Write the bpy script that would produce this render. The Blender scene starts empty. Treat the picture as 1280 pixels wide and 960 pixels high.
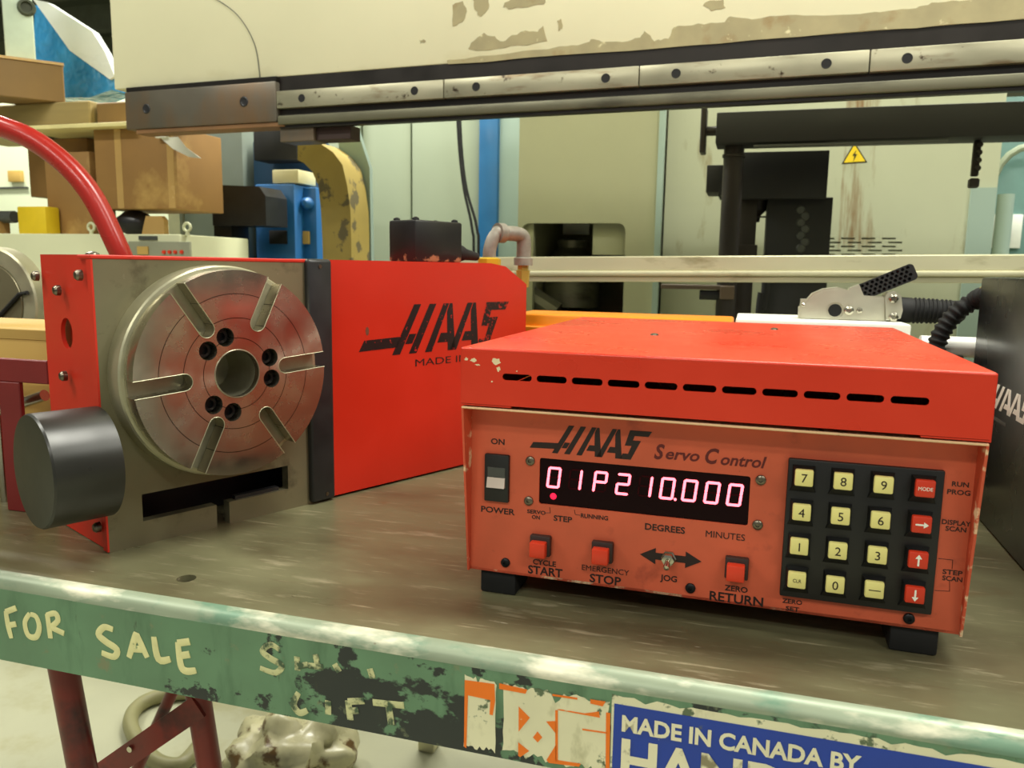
import bpy, bmesh, math, random
from mathutils import Vector, Matrix, noise as mnoise
random.seed(7)
# ------------------------------------------------------------------ camera, world, lights, exposure
F_PX, PITCH, ROLL, CAM_H, Z0 = 991.8, 0.1456, 0.0163, 0.28, 0.86   # table top stands 0.86 m above the floor
scene = bpy.context.scene
COL = scene.collection
fwd = Vector((0, math.cos(PITCH), -math.sin(PITCH)))
up0 = Vector((0, math.sin(PITCH), math.cos(PITCH)))
RIGHT = Vector((1, 0, 0)) * math.cos(ROLL) + up0 * math.sin(ROLL)
UP = -Vector((1, 0, 0)) * math.sin(ROLL) + up0 * math.cos(ROLL)
EYE = Vector((0, 0, CAM_H + Z0))
cam = bpy.data.cameras.new('camera')
cam.sensor_width = 36.0
cam.lens = F_PX * 36.0 / 1280.0
cam.clip_start = 0.02
cam.dof.use_dof = True
cam.dof.focus_distance = 0.72
cam.dof.aperture_fstop = 14.0
co = bpy.data.objects.new('camera', cam)
COL.objects.link(co)
m = Matrix((RIGHT, UP, -fwd)).transposed().to_4x4()
m.translation = EYE
co.matrix_world = m
scene.camera = co
scene.view_settings.view_transform = 'Standard'
scene.view_settings.look = 'None'
scene.view_settings.gamma = 1.0
scene.view_settings.use_curve_mapping = False
scene.view_settings.exposure = -0.22
world = bpy.data.worlds.new('shop_air')
scene.world = world
world.use_nodes = True
bg = world.node_tree.nodes['Background']
bg.inputs[0].default_value = (0.97, 1.0, 0.90, 1)
bg.inputs[1].default_value = 0.30
LIGHT_COL = (1.0, 0.985, 0.875)
LIGHT_POS = [(-2.6, 3.4), (-0.2, 3.2), (2.3, 2.9), (-2.2, 0.6), (0.7, 0.75), (2.6, 0.3), (-1.4, -1.9), (1.4, -2.1)]
LIGHT_Z = 3.3
LIGHT_W = [120, 115, 115, 66, 78, 66, 58, 58]
for li, ((lx, ly), lw) in enumerate(zip(LIGHT_POS, LIGHT_W)):
    ln_ = 'ceiling_lamp_%d_offscreen' % (li + 1)
    L = bpy.data.lights.new(ln_, 'AREA')
    L.shape = 'RECTANGLE'; L.size = 1.5; L.size_y = 0.3
    L.energy = lw; L.color = LIGHT_COL
    o = bpy.data.objects.new(ln_, L); COL.objects.link(o)
    o.location = (lx, ly, LIGHT_Z - 0.02)
    o.rotation_euler = (0, 0, -0.2856)

# ------------------------------------------------------------------ helpers
def S(r, g, b):
    def c(v):
        v /= 255.0
        return v / 12.92 if v <= 0.04045 else ((v + 0.055) / 1.055) ** 2.4
    return (c(r), c(g), c(b), 1.0)

class Frame:
    """a level frame turned by yaw: u to the right, v away, z above the bench top"""
    def __init__(s, x, y, yaw):
        s.o = Vector((x, y, Z0)); s.yaw = yaw
        s.U = Vector((math.cos(yaw), math.sin(yaw), 0)); s.V = Vector((-math.sin(yaw), math.cos(yaw), 0))
    def ray(s, x, y):
        d = RIGHT * ((x - 640) / F_PX) - UP * ((y - 480) / F_PX) + fwd
        e = EYE - s.o
        return (e.dot(s.U), e.dot(s.V), e.z), (d.dot(s.U), d.dot(s.V), d.z)
    def on_v(s, x, y, v):
        e, d = s.ray(x, y); t = (v - e[1]) / d[1]
        return (e[0] + t * d[0], e[2] + t * d[2])            # u, z
    def on_u(s, x, y, u):
        e, d = s.ray(x, y); t = (u - e[0]) / d[0]
        return (e[1] + t * d[1], e[2] + t * d[2])            # v, z
    def on_z(s, x, y, z=0.0):
        e, d = s.ray(x, y); t = (z - e[2]) / d[2]
        return (e[0] + t * d[0], e[1] + t * d[1])            # u, v
    def w(s, u, v, z):
        return s.o + s.U * u + s.V * v + Vector((0, 0, z))

FB = Frame(-0.0421, 0.6375, -0.3028)     # control box
FR = Frame(-0.3892, 0.7339, 0.8439)      # rotary table
FT = Frame(0, 0, -0.2856)                # bench and the machines behind

def finish(bm, name, mat, parent=None, off=(0, 0, 0), smooth=None):
    me = bpy.data.meshes.new(name)
    bmesh.ops.recalc_face_normals(bm, faces=bm.faces[:])
    if off != (0, 0, 0):
        bmesh.ops.translate(bm, verts=bm.verts[:], vec=Vector(off))
    bm.to_mesh(me); bm.free()
    me.materials.append(mat)
    if smooth is not None:
        for p in me.polygons: p.use_smooth = True
        me.set_sharp_from_angle(angle=math.radians(smooth))
    o = bpy.data.objects.new(name, me)
    COL.objects.link(o)
    if parent is not None: o.parent = parent
    return o

class Thing:
    """Empty at the thing's base; part meshes are given in frame coordinates"""
    def __init__(s, name, label, cat, fr, org, group=None, kind=None, turn=None):
        s.o = bpy.data.objects.new(name, None); COL.objects.link(s.o)
        s.o.empty_display_size = 0.05
        s.fr = fr; s.org = org
        s.o.location = fr.w(*org); s.o.rotation_euler = (0, 0, fr.yaw)
        if turn: s.o.rotation_euler = (turn[0], turn[1], fr.yaw + turn[2])
        s.o['label'] = label
        if kind: s.o['kind'] = kind
        else: s.o['category'] = cat
        if group: s.o['group'] = group
    def part(s, name, bm, mat, smooth=35, parent=None, label=None):
        o = finish(bm, name, mat, parent or s.o, (-s.org[0], -s.org[1], -s.org[2]), smooth)
        if label: o['label'] = label
        return o
    def single(s, *a, **k): return s.part(*a, **k)

def new(): return bmesh.new()

def box(bm, x0, x1, y0, y1, z0, z1, bev=0.0, seg=2):
    r = bmesh.ops.create_cube(bm, size=1.0)
    vs = r['verts']
    for v in vs:
        v.co = Vector((x0 + (v.co.x + .5) * (x1 - x0), y0 + (v.co.y + .5) * (y1 - y0), z0 + (v.co.z + .5) * (z1 - z0)))
    if bev > 0:
        es = list({e for v in vs for e in v.link_edges})
        bmesh.ops.bevel(bm, geom=es, offset=bev, segments=seg, affect='EDGES', profile=0.5)
    return bm

def hexa(bm, pts):
    """8 points: bottom 4 then top 4"""
    vs = [bm.verts.new(p) for p in pts]
    for f in ((0, 1, 2, 3), (4, 5, 6, 7), (0, 1, 5, 4), (1, 2, 6, 5), (2, 3, 7, 6), (3, 0, 4, 7)):
        bm.faces.new([vs[i] for i in f])
    return bm

def basis(d):
    d = d.normalized()
    a = Vector((0, 0, 1)) if abs(d.z) < .9 else Vector((1, 0, 0))
    x = d.cross(a).normalized(); y = d.cross(x).normalized()
    return x, y

def lathe(bm, p0, axis, prof, seg=32, caps=True):
    """prof: list of (distance along axis, radius)"""
    p0 = Vector(p0); d = Vector(axis).normalized(); x, y = basis(d)
    rings = []
    for t, r in prof:
        c = p0 + d * t
        rings.append([bm.verts.new(c + (x * math.cos(2 * math.pi * k / seg) + y * math.sin(2 * math.pi * k / seg)) * r) for k in range(seg)])
    for a, b in zip(rings, rings[1:]):
        for k in range(seg):
            bm.faces.new((a[k], a[(k + 1) % seg], b[(k + 1) % seg], b[k]))
    if caps:
        for r, pr in ((rings[0], prof[0]), (rings[-1], prof[-1])):
            if pr[1] > 1e-6: bm.faces.new(r)
    return bm

def cyl(bm, p0, p1, r, r1=None, seg=24):
    p0 = Vector(p0); p1 = Vector(p1)
    return lathe(bm, p0, p1 - p0, [(0, r), ((p1 - p0).length, r if r1 is None else r1)], seg)

def tube(bm, pts, r, seg=10, flat=None, closed=False):
    """sweep; r a number or list; flat=(direction, factor) squashes it"""
    pts = [Vector(p) for p in pts]; n = len(pts)
    rs = r if isinstance(r, (list, tuple)) else [r] * n
    prev = None; rings = []
    for i, p in enumerate(pts):
        a = pts[(i - 1) % n] if (closed or i > 0) else p
        b = pts[(i + 1) % n] if (closed or i < n - 1) else p
        t = (b - a)
        if t.length < 1e-9: t = Vector((1, 0, 0))
        t.normalize()
        if prev is None: x, y = basis(t)
        else:
            x = prev - t * prev.dot(t)
            if x.length < 1e-6: x, _ = basis(t)
            x.normalize(); y = t.cross(x).normalized()
        prev = x
        ring = []
        for k in range(seg):
            q = (x * math.cos(2 * math.pi * k / seg) + y * math.sin(2 * math.pi * k / seg)) * rs[i]
            if flat:
                fd = Vector(flat[0]); q = q - fd * q.dot(fd) * (1 - flat[1])
            ring.append(bm.verts.new(p + q))
        rings.append(ring)
    rng = range(n) if closed else range(n - 1)
    for i in rng:
        a, b = rings[i], rings[(i + 1) % n]
        for k in range(seg):
            bm.faces.new((a[k], a[(k + 1) % seg], b[(k + 1) % seg], b[k]))
    if not closed:
        bm.faces.new(rings[0]); bm.faces.new(rings[-1])
    return bm

def spline(pts, n=8):
    pts = [Vector(p) for p in pts]; out = []
    for i in range(len(pts) - 1):
        p0 = pts[max(i - 1, 0)]; p1 = pts[i]; p2 = pts[i + 1]; p3 = pts[min(i + 2, len(pts) - 1)]
        for k in range(n):
            t = k / n
            out.append(0.5 * ((2 * p1) + (p2 - p0) * t + (2 * p0 - 5 * p1 + 4 * p2 - p3) * t * t + (3 * p1 - p0 - 3 * p2 + p3) * t ** 3))
    out.append(pts[-1])
    return out

def plate(bm, outline, holes, thick, M):
    """2-D outline with holes, extruded along local +Z by thick, placed by matrix M"""
    edges = []
    for loop in [outline] + list(holes):
        vs = [bm.verts.new((p[0], p[1], 0)) for p in loop]
        for i in range(len(vs)):
            edges.append(bm.edges.new((vs[i], vs[(i + 1) % len(vs)])))
    r = bmesh.ops.triangle_fill(bm, use_beauty=True, use_dissolve=False, edges=edges)
    fs = [g for g in r['geom'] if isinstance(g, bmesh.types.BMFace)]
    e = bmesh.ops.extrude_face_region(bm, geom=fs)
    ev = [g for g in e['geom'] if isinstance(g, bmesh.types.BMVert)]
    bmesh.ops.translate(bm, verts=ev, vec=(0, 0, thick))
    allv = {v for ed in edges if ed.is_valid for v in ed.verts} | set(ev)
    bmesh.ops.transform(bm, matrix=M, verts=list(allv))
    return bm

def poly(bm, loops, thick, M):
    for l in loops: plate(bm, l, [], thick, M)
    return bm

def MX(o, x, y):
    """matrix with origin o, local X along x, local Y along y"""
    x = Vector(x).normalized(); y = Vector(y).normalized(); z = x.cross(y)
    m = Matrix((x, y, z)).transposed().to_4x4(); m.translation = Vector(o)
    return m

def circle(cx, cy, r, n=24, a0=0.0):
    return [(cx + r * math.cos(a0 + 2 * math.pi * k / n), cy + r * math.sin(a0 + 2 * math.pi * k / n)) for k in range(n)]

def rrect(x0, x1, y0, y1, r, n=4):
    out = []
    for cx, cy, a in ((x1 - r, y1 - r, 0), (x0 + r, y1 - r, 90), (x0 + r, y0 + r, 180), (x1 - r, y0 + r, 270)):
        for k in range(n + 1):
            t = math.radians(a + 90 * k / n); out.append((cx + r * math.cos(t), cy + r * math.sin(t)))
    return out

def text_mesh(bm, body, size, M, width=None, bold=0.0, depth=0.0004, align='CENTER', shear=0.0, space=1.0):
    cu = bpy.data.curves.new('lettering', 'FONT')
    cu.body = body; cu.size = size; cu.align_x = align; cu.extrude = depth; cu.offset = bold * size; cu.shear = shear
    cu.resolution_u = 3; cu.space_character = space
    ob = bpy.data.objects.new('lettering', cu); COL.objects.link(ob)
    dg = bpy.context.evaluated_depsgraph_get()
    me = bpy.data.meshes.new_from_object(ob.evaluated_get(dg))
    bpy.data.objects.remove(ob); bpy.data.curves.remove(cu)
    t = bmesh.new(); t.from_mesh(me); bpy.data.meshes.remove(me)
    if width and len(t.verts):
        xs = [v.co.x for v in t.verts]; w = max(xs) - min(xs)
        k = width / w if w else 1
        for v in t.verts: v.co.x *= k
    ys = [v.co.y for v in t.verts]; mid = (max(ys) + min(ys)) / 2
    for v in t.verts: v.co.y -= mid
    bmesh.ops.transform(t, matrix=M, verts=t.verts[:])
    me2 = bpy.data.meshes.new('lettering'); t.to_mesh(me2); t.free()
    bm.from_mesh(me2); bpy.data.meshes.remove(me2)
    return bm

# ------------------------------------------------------------------ materials
def M(name, base, rough=0.5, metal=0.0, var=0.12, vscale=8.0, layers=(), bump=None, spec=0.5, stretch=(1, 1, 1), emit=None, alpha=1.0, trans=0.0, rvar=0.1, coat=0.0):
    """procedural material: base colour with soft variation, then worn or stained layers over it.
    a layer: (colour, noise scale, low, high, stretch, [(axis, start, end), ...] fades, extra roughness)"""
    mt = bpy.data.materials.new(name); mt.use_nodes = True
    nt = mt.node_tree; N = nt.nodes; L = nt.links
    b = N['Principled BSDF']
    tc = N.new('ShaderNodeTexCoord')
    def noise(scale, st, detail=4.0, rgh=0.55):
        mp = N.new('ShaderNodeMapping'); mp.inputs['Scale'].default_value = st
        L.new(tc.outputs['Object'], mp.inputs['Vector'])
        n = N.new('ShaderNodeTexNoise'); n.inputs['Scale'].default_value = scale
        n.inputs['Detail'].default_value = detail; n.inputs['Roughness'].default_value = rgh
        L.new(mp.outputs[0], n.inputs['Vector'])
        return n.outputs['Fac']
    def rng(sock, lo, hi, a=0.0, c=1.0):
        r = N.new('ShaderNodeMapRange'); r.inputs[1].default_value = lo; r.inputs[2].default_value = hi
        r.inputs[3].default_value = a; r.inputs[4].default_value = c
        L.new(sock, r.inputs[0]); return r.outputs[0]
    def math_(op, a, c):
        k = N.new('ShaderNodeMath'); k.operation = op
        for i, s_ in enumerate((a, c)):
            if isinstance(s_, (int, float)): k.inputs[i].default_value = s_
            else: L.new(s_, k.inputs[i])
        return k.outputs[0]
    def mix(fac, a, c):
        k = N.new('ShaderNodeMix'); k.data_type = 'RGBA'
        L.new(fac, k.inputs[0])
        for i, s_ in ((6, a), (7, c)):
            if isinstance(s_, tuple): k.inputs[i].default_value = s_
            else: L.new(s_, k.inputs[i])
        return k.outputs[2]
    base = tuple(base)
    nv = noise(vscale, stretch)
    dark = tuple(c * (1 - var) for c in base[:3]) + (1,)
    lite = tuple(min(1, c * (1 + var)) for c in base[:3]) + (1,)
    col = mix(rng(nv, 0.3, 0.7), dark, lite)
    rgh = rng(nv, 0.25, 0.75, max(0.02, rough - rvar), min(1, rough + rvar))
    hgt = None
    for ly in layers:
        c, sc, lo, hi = ly[:4]
        st = ly[4] if len(ly) > 4 and ly[4] else (1, 1, 1)
        nz = noise(sc, st, 5.0, 0.6)
        if len(ly) > 5 and ly[5]:
            sep = N.new('ShaderNodeSeparateXYZ'); L.new(tc.outputs['Object'], sep.inputs[0])
            for ax, a0, a1 in ly[5]:
                nz = math_('SUBTRACT', nz, rng(sep.outputs[ax], a0, a1, 0.45, 0.0))
        fac = rng(nz, lo, hi)
        col = mix(fac, col, tuple(c))
        if len(ly) > 6 and ly[6]:
            rgh = math_('ADD', rgh, math_('MULTIPLY', fac, ly[6]))
        if len(ly) > 7: hgt = fac if hgt is None else math_('ADD', hgt, fac)
    L.new(col, b.inputs['Base Color']); L.new(rgh, b.inputs['Roughness'])
    b.inputs['Metallic'].default_value = metal
    b.inputs['Specular IOR Level'].default_value = spec
    if coat: b.inputs['Coat Weight'].default_value = coat; b.inputs['Coat Roughness'].default_value = 0.15
    if emit:
        b.inputs['Emission Color'].default_value = tuple(emit[0]); b.inputs['Emission Strength'].default_value = emit[1]
    if trans: b.inputs['Transmission Weight'].default_value = trans
    if alpha < 1: b.inputs['Alpha'].default_value = alpha
    if bump or hgt is not None:
        bp = N.new('ShaderNodeBump'); bp.inputs['Strength'].default_value = bump[1] if bump else 0.4
        bp.inputs['Distance'].default_value = bump[2] if bump and len(bump) > 2 else 0.001
        h = noise(bump[0], (1, 1, 1), 2.0) if bump else None
        if hgt is not None: h = math_('SUBTRACT', h, math_('MULTIPLY', hgt, 1.5)) if h is not None else math_('MULTIPLY', hgt, -1)
        L.new(h, bp.inputs['Height']); L.new(bp.outputs[0], b.inputs['Normal'])
    return mt

m_red = M('red_enamel', S(203, 32, 14), 0.42, var=0.06, vscale=14, bump=(900, 0.12, 0.0005), layers=[(S(120, 25, 12), 30, .68, .78)])
m_redlid = M('red_orange_enamel', S(212, 48, 14), 0.30, spec=0.6, var=0.05, vscale=9, bump=(1100, 0.10, 0.0004), layers=[(S(225, 190, 150), 160, .74, .77)])
m_redrot = M('scuffed_red_enamel', S(198, 40, 20), 0.38, var=0.08, vscale=6, bump=(700, 0.08, 0.0005))
m_redside = M('orange_red_enamel', S(198, 40, 20), 0.45, var=0.08, vscale=8, layers=[(S(120, 40, 20), 25, .66, .8)])
m_panel = M('faded_red_panel', S(206, 92, 60), 0.5, var=0.10, vscale=18, bump=(600, 0.06, 0.0005), layers=[(S(150, 60, 40), 40, .6, .85), (S(90, 45, 30), 160, .72, .8)])
m_lip = M('worn_lip', S(198, 80, 50), 0.5, layers=[(S(230, 200, 160), 60, .55, .62)])
m_paleedge = M('bare_pale_edge', S(226, 188, 145), 0.45, layers=[(S(120, 60, 40), 80, .6, .7)])
m_black = M('black_plastic', S(22, 22, 22), 0.42, var=0.15)
m_rubber = M('black_rubber', S(16, 16, 16), 0.75)
m_dkgrey = M('dark_grey_plastic', S(70, 72, 68), 0.55)
m_print = M('black_print', S(34, 16, 14), 0.5, var=0.2, vscale=200)
m_printred = M('faded_print', S(96, 22, 18), 0.5, var=0.2, vscale=200)
m_logo = M('worn_black_logo', S(22, 12, 14), 0.5, layers=[(S(190, 30, 22), 160, .62, .68)])
m_logof = M('flaked_black_logo', S(22, 12, 14), 0.5, layers=[(S(176, 30, 22), 220, .54, .62)])
m_keycream = M('cream_keycap', S(232, 222, 140), 0.5, var=0.05)
m_keyred = M('red_keycap', S(206, 52, 22), 0.45, var=0.06)
m_white = M('white_print', S(238, 238, 225), 0.5, var=0.05)
m_btn = M('red_button', S(222, 62, 32), 0.35, var=0.05)
m_bezel = M('brown_black_bezel', S(52, 34, 30), 0.5)
m_chrome = M('nickel', S(190, 186, 170), 0.25, 1.0)
m_screw = M('screw_steel', S(120, 112, 98), 0.32, 1.0)
m_blackscrew = M('blackened_screw', S(24, 24, 26), 0.4, 0.5)
m_window = M('dark_red_display_window', S(22, 1, 5), 0.3, var=0.05, spec=0.12)
m_led = M('lit_segment', S(255, 90, 100), 0.5, emit=((1.0, 0.13, 0.17, 1), 5.0))
m_ledoff = M('unlit_segment', S(48, 3, 9), 0.6, spec=0.1)
m_leddot = M('lit_lamp', S(255, 20, 60), 0.5, emit=((1.0, 0.01, 0.06, 1), 1.3))
m_rocker = M('rocker_face', S(205, 190, 180), 0.4)
m_face = M('ground_steel_face', S(128, 122, 96), 0.42, 0.55, var=0.15, vscale=7, layers=[(S(70, 62, 45), 26, .58, .8), (S(160, 150, 125), 60, .7, .8)])
m_castdark = M('black_casting', S(34, 34, 36), 0.4, var=0.2, vscale=30, layers=[(S(150, 150, 140), 130, .76, .8)])
m_blackcap = M('black_cap', S(36, 36, 31), 0.36, var=0.12, vscale=12)
m_chip = M('chipped_black_paint', S(20, 20, 20), 0.35, layers=[(S(150, 100, 70), 90, .6, .66, None, [(2, 0.022, 0.0)])])
m_brass = M('brass', S(188, 168, 78), 0.4, 0.4, var=0.1)
m_yellowpaint = M('yellow_fitting', S(196, 160, 26), 0.45)
m_pipe = M('galvanised_fitting', S(138, 132, 120), 0.45, 0.15, var=0.2, vscale=60, layers=[(S(110, 60, 45), 50, .6, .75)])
m_hose = M('glossy_red_hose', S(166, 34, 26), 0.26, var=0.08, spec=0.6)
def turned_steel(name, centre, grooves):
    mt = M(name, S(178, 170, 150), 0.25, 0.95, var=0.10, vscale=30)
    nt = mt.node_tree; N = nt.nodes; L = nt.links; b = N['Principled BSDF']
    tg = N.new('ShaderNodeTangent'); tg.direction_type = 'RADIAL'; tg.axis = 'Y'
    L.new(tg.outputs[0], b.inputs['Tangent'])
    b.inputs['Anisotropic'].default_value = 0.85; b.inputs['Anisotropic Rotation'].default_value = 0.0
    tc = N.new('ShaderNodeTexCoord')
    sub = N.new('ShaderNodeVectorMath'); sub.operation = 'SUBTRACT'; sub.inputs[1].default_value = centre
    L.new(tc.outputs['Object'], sub.inputs[0])
    mul = N.new('ShaderNodeVectorMath'); mul.operation = 'MULTIPLY'; mul.inputs[1].default_value = (1, 0, 1)
    L.new(sub.outputs[0], mul.inputs[0])
    ln = N.new('ShaderNodeVectorMath'); ln.operation = 'LENGTH'; L.new(mul.outputs[0], ln.inputs[0])
    cur = None
    for g in grooves:
        d = N.new('ShaderNodeMath'); d.operation = 'COMPARE'; d.inputs[1].default_value = g; d.inputs[2].default_value = 0.00035
        L.new(ln.outputs['Value'], d.inputs[0])
        if cur is None: cur = d.outputs[0]
        else:
            mx = N.new('ShaderNodeMath'); mx.operation = 'MAXIMUM'; L.new(cur, mx.inputs[0]); L.new(d.outputs[0], mx.inputs[1]); cur = mx.outputs[0]
    old = b.inputs['Base Color'].links[0].from_socket
    k = N.new('ShaderNodeMix'); k.data_type = 'RGBA'; L.new(cur, k.inputs[0]); L.new(old, k.inputs[6]); k.inputs[7].default_value = S(50, 45, 38)
    L.new(k.outputs[2], b.inputs['Base Color'])
    return mt

# HAAS lettering, cap height 1, drawn as slanted strokes
LOGO_BAR = [[(-.56, .12), (-.47, .33), (.17, .36), (.09, .15)]]
LOGO_H = [[(0, 0), (.14, 0), (.53, 1), (.40, 1)], [(.30, 0), (.44, 0), (.82, 1), (.69, 1)], [(.235, .2), (.36, .2), (.44, .4), (.31, .4)]]
def logo_a(dx):
    return [[(x + dx, y) for x, y in l] for l in (
        [(.60, 0), (.73, 0), (1.07, 1), (.96, 1)],
        [(1.085, 1), (1.14, 1), (1.20, 0), (1.045, 0), (1.045, .18), (.84, .18), (.91, .38), (1.035, .38), (1.03, .82)])]
LOGO_S = [[(1.86, 1), (2.37, 1), (2.29, .82), (1.97, .82), (1.93, .66), (2.12, .66), (1.90, 0), (1.64, 0), (1.71, .19), (1.83, .19), (1.91, .47), (1.75, .47)]]
def logo(bm, M_, h, th, which='HAAS'):
    sc = M_ @ Matrix.Scale(h, 4, (1, 0, 0)) @ Matrix.Scale(h, 4, (0, 1, 0))
    ls = []
    if 'B' in which: ls += LOGO_BAR
    if 'H' in which: ls += LOGO_H
    if 'A' in which: ls += logo_a(0) + logo_a(.49)
    if 'S' in which: ls += LOGO_S
    return poly(bm, ls, th, sc)

# ================================================================== bench
TV = 0.519                     # front edge of the bench
TU0, TU1, TDEP, APR = -1.55, 1.35, 1.02, 0.080
m_top = M('worn_steel_top', S(110, 108, 80), 0.36, 0.12, var=0.16, vscale=5, stretch=(1, 3, 1), rvar=0.12,
          layers=[(S(86, 76, 54), 4, .46, .70, (1, 2, 1)), (S(150, 143, 116), 40, .60, .74, (.3, 1.4, 1)), (S(104, 78, 44), 7, .62, .76), (S(160, 152, 124), 230, .60, .76, (.08, 1, 1)), (S(92, 80, 58), 200, .62, .78, (.06, 1, 1)), (S(185, 180, 160), 120, .71, .76, (.2, 1, 1))], bump=(60, 0.05))
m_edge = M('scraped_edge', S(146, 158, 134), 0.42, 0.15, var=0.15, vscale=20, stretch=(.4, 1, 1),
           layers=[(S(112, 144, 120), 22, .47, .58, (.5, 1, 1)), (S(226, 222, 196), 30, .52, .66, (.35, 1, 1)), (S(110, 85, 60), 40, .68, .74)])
DU0, DU1, DU2, DU3 = [FT.on_v(x, y, .519)[0] for x, y in ((230, 830), (430, 870), (600, 890), (760, 915))]
m_green = M('green_bench_paint', S(98, 134, 102), 0.5, var=0.14, vscale=14,
            layers=[(S(60, 92, 66), 24, .52, .75, (1, 1, .25)),
                    (S(40, 46, 44), 24, .40, .43, (.8, 1, 1.2), [(0, DU0, DU1), (0, DU3, DU2), (2, -.010, -.040)]),
                    (S(40, 46, 44), 34, .57, .60, (.8, 1, 1), [(0, DU0 - .12, DU0)]),
                    (S(120, 128, 96), 40, .63, .70), (S(56, 58, 44), 60, .64, .74, (1, 1, .3))])
t = Thing('steel_bench', 'long steel-topped shop bench with a scraped green apron and dark red legs', 'bench', FT, (0, TV, -Z0))
bm = new()
hu, hv = FT.on_z(233, 723)
plate(bm, [(TU0, TV + .012), (TU1, TV + .012), (TU1, TV + TDEP), (TU0, TV + TDEP)], [circle(hu, hv, .0085, 20)], .006, MX((0, 0, -.006), (1, 0, 0), (0, 1, 0)))
ztop = 0
t.part('top_plate', bm, m_top)
t.org = (0, TV, -Z0)
bm = new(); box(bm, TU0, TU1, TV + .02, TV + TDEP - .01, -.05, -.012); t.part('under_frame', bm, m_castdark)
# rolled front edge: a quarter round
def roll_strip(u0, u1, n=10):
    bm = new(); R_ = .012; sx = 60
    rows = []
    for i in range(sx + 1):
        u = u0 + (u1 - u0) * i / sx
        row = []
        for k in range(n + 1):
            a = math.pi / 2 * k / n
            w = mnoise.noise(Vector((u * 9, k * .3, 3.1))) * .0009
            row.append(bm.verts.new((u, TV + R_ - (R_ + w) * math.sin(a), -R_ + (R_) * math.cos(a))))
        rows.append(row)
    for a, b in zip(rows, rows[1:]):
        for k in range(n): bm.faces.new((a[k], b[k], b[k + 1], a[k + 1]))
    return bm
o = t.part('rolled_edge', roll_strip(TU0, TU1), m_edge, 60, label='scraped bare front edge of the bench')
# apron, object coords: z from its top
ap = Thing('apron_frame', 'x', 'x', FT, (0, TV, 0)); bpy.data.objects.remove(ap.o)
bm = new(); box(bm, TU0, TU1, TV, TV + .006, -APR, -.0118)
apron = finish(bm, 'apron', m_green, t.o, (0, -TV, 0), 35); apron.location = (0, 0, Z0)
apron['label'] = 'green front apron with worn black patches and hand lettering'
for nm, a in (('end_apron', (TU0, TU0 + .006)), ('end_apron', (TU1 - .006, TU1))):
    bm = new(); box(bm, a[0], a[1], TV + .006, TV + TDEP, -APR, -.006); t.part(nm, bm, m_green)
bm = new(); box(bm, TU0, TU1, TV + TDEP - .006, TV + TDEP, -APR, -.0065); t.part('back_apron', bm, m_green)
# hand painted words, flat brush strokes on the apron
m_brush = M('yellow_white_brush_paint', S(222, 218, 160), 0.6, var=0.1, vscale=60, layers=[(S(110, 135, 95), 90, .64, .7)])
m_brush2 = M('scraped_brush_paint', S(200, 200, 150), 0.6, var=0.1, vscale=60, layers=[(S(70, 90, 66), 70, .48, .58)])
def strokes(letters, w, mt):
    for lines in letters: letter(lines, w, mt)
def letter(lines, w, mt):
    bm = new()
    for ln in lines:
        pts = []
        for x, y in ln:
            u, z = FT.on_v(x, y, TV - .0004); pts.append((u, TV - .0003, z))
        pts = spline(pts, 5) if len(pts) > 2 else pts
        n = len(pts)
        tube(bm, pts, [w * (.75 + .25 * math.sin(math.pi * (i + .5) / n)) for i in range(n)], 8, flat=((0, 1, 0), .12))
    return t.part('painted_letter', bm, mt, 40)
strokes([[[(7, 764), (10, 782), (14, 798)], [(7, 765), (20, 760)], [(9, 782), (20, 780)]],
                     [[(37, 767), (31, 778), (35, 794), (45, 796), (49, 784), (45, 771), (38, 768)]],
                     [[(59, 768), (63, 798)], [(58, 769), (69, 767), (72, 776), (63, 784)], [(63, 784), (80, 792)]]], .0029, m_brush)
strokes([[[(141, 787), (130, 784), (123, 793), (132, 802), (146, 812), (142, 821), (127, 816)]],
                      [[(161, 822), (169, 796), (172, 797), (184, 822)], [(163, 811), (180, 812)]],
                      [[(192, 796), (198, 824), (213, 824)]],
                      [[(222, 803), (226, 832), (233, 839), (245, 838)], [(222, 804), (237, 802)], [(224, 820), (237, 818)]]], .0034, m_brush)
strokes([[[(349, 812), (338, 806), (328, 814), (338, 823), (352, 832), (344, 841), (325, 835)]],
                       [[(371, 821), (372, 838)], [(372, 833), (385, 831)], [(394, 818), (398, 836)], [(385, 832), (404, 834)]],
                       [[(418, 830), (424, 840)]], [[(462, 836), (466, 848)]]], .0028, m_brush2)
strokes([[[(373, 866), (367, 880), (374, 891), (384, 888)]], [[(410, 876), (410, 893)]],
                       [[(435, 876), (438, 900)], [(435, 877), (455, 876)], [(437, 889), (448, 888)]], [[(466, 878), (505, 882)], [(486, 884), (489, 906)]]], .0030, m_brush2)
# stickers on the apron
def ap_uz(x, y): return FT.on_v(x, y, TV - .0005)
def ragged(x0, x1, z0, z1, amp, seed, n=26):
    rnd = random.Random(seed); out = []
    for i in range(n): out.append((x0 + (x1 - x0) * i / n, z0 + rnd.uniform(0, amp)))
    for i in range(6): out.append((x1 - rnd.uniform(0, amp * .2), z0 + (z1 - z0) * i / 6))
    for i in range(n): out.append((x1 - (x1 - x0) * i / n, z1 - rnd.uniform(0, amp) * (1.6 if rnd.random() < .2 else .6)))
    for i in range(6): out.append((x0 + rnd.uniform(0, amp * .2), z1 - (z1 - z0) * i / 6))
    return out
MA = lambda d: MX((0, TV - d, 0), (1, 0, 0), (0, 0, 1))
m_stick = M('grimy_white_sticker', S(226, 222, 186), 0.5, var=0.06, vscale=20, layers=[(S(150, 146, 104), 26, .58, .74, (1, 1, .5)), (S(92, 108, 80), 34, .61, .64)])
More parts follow.
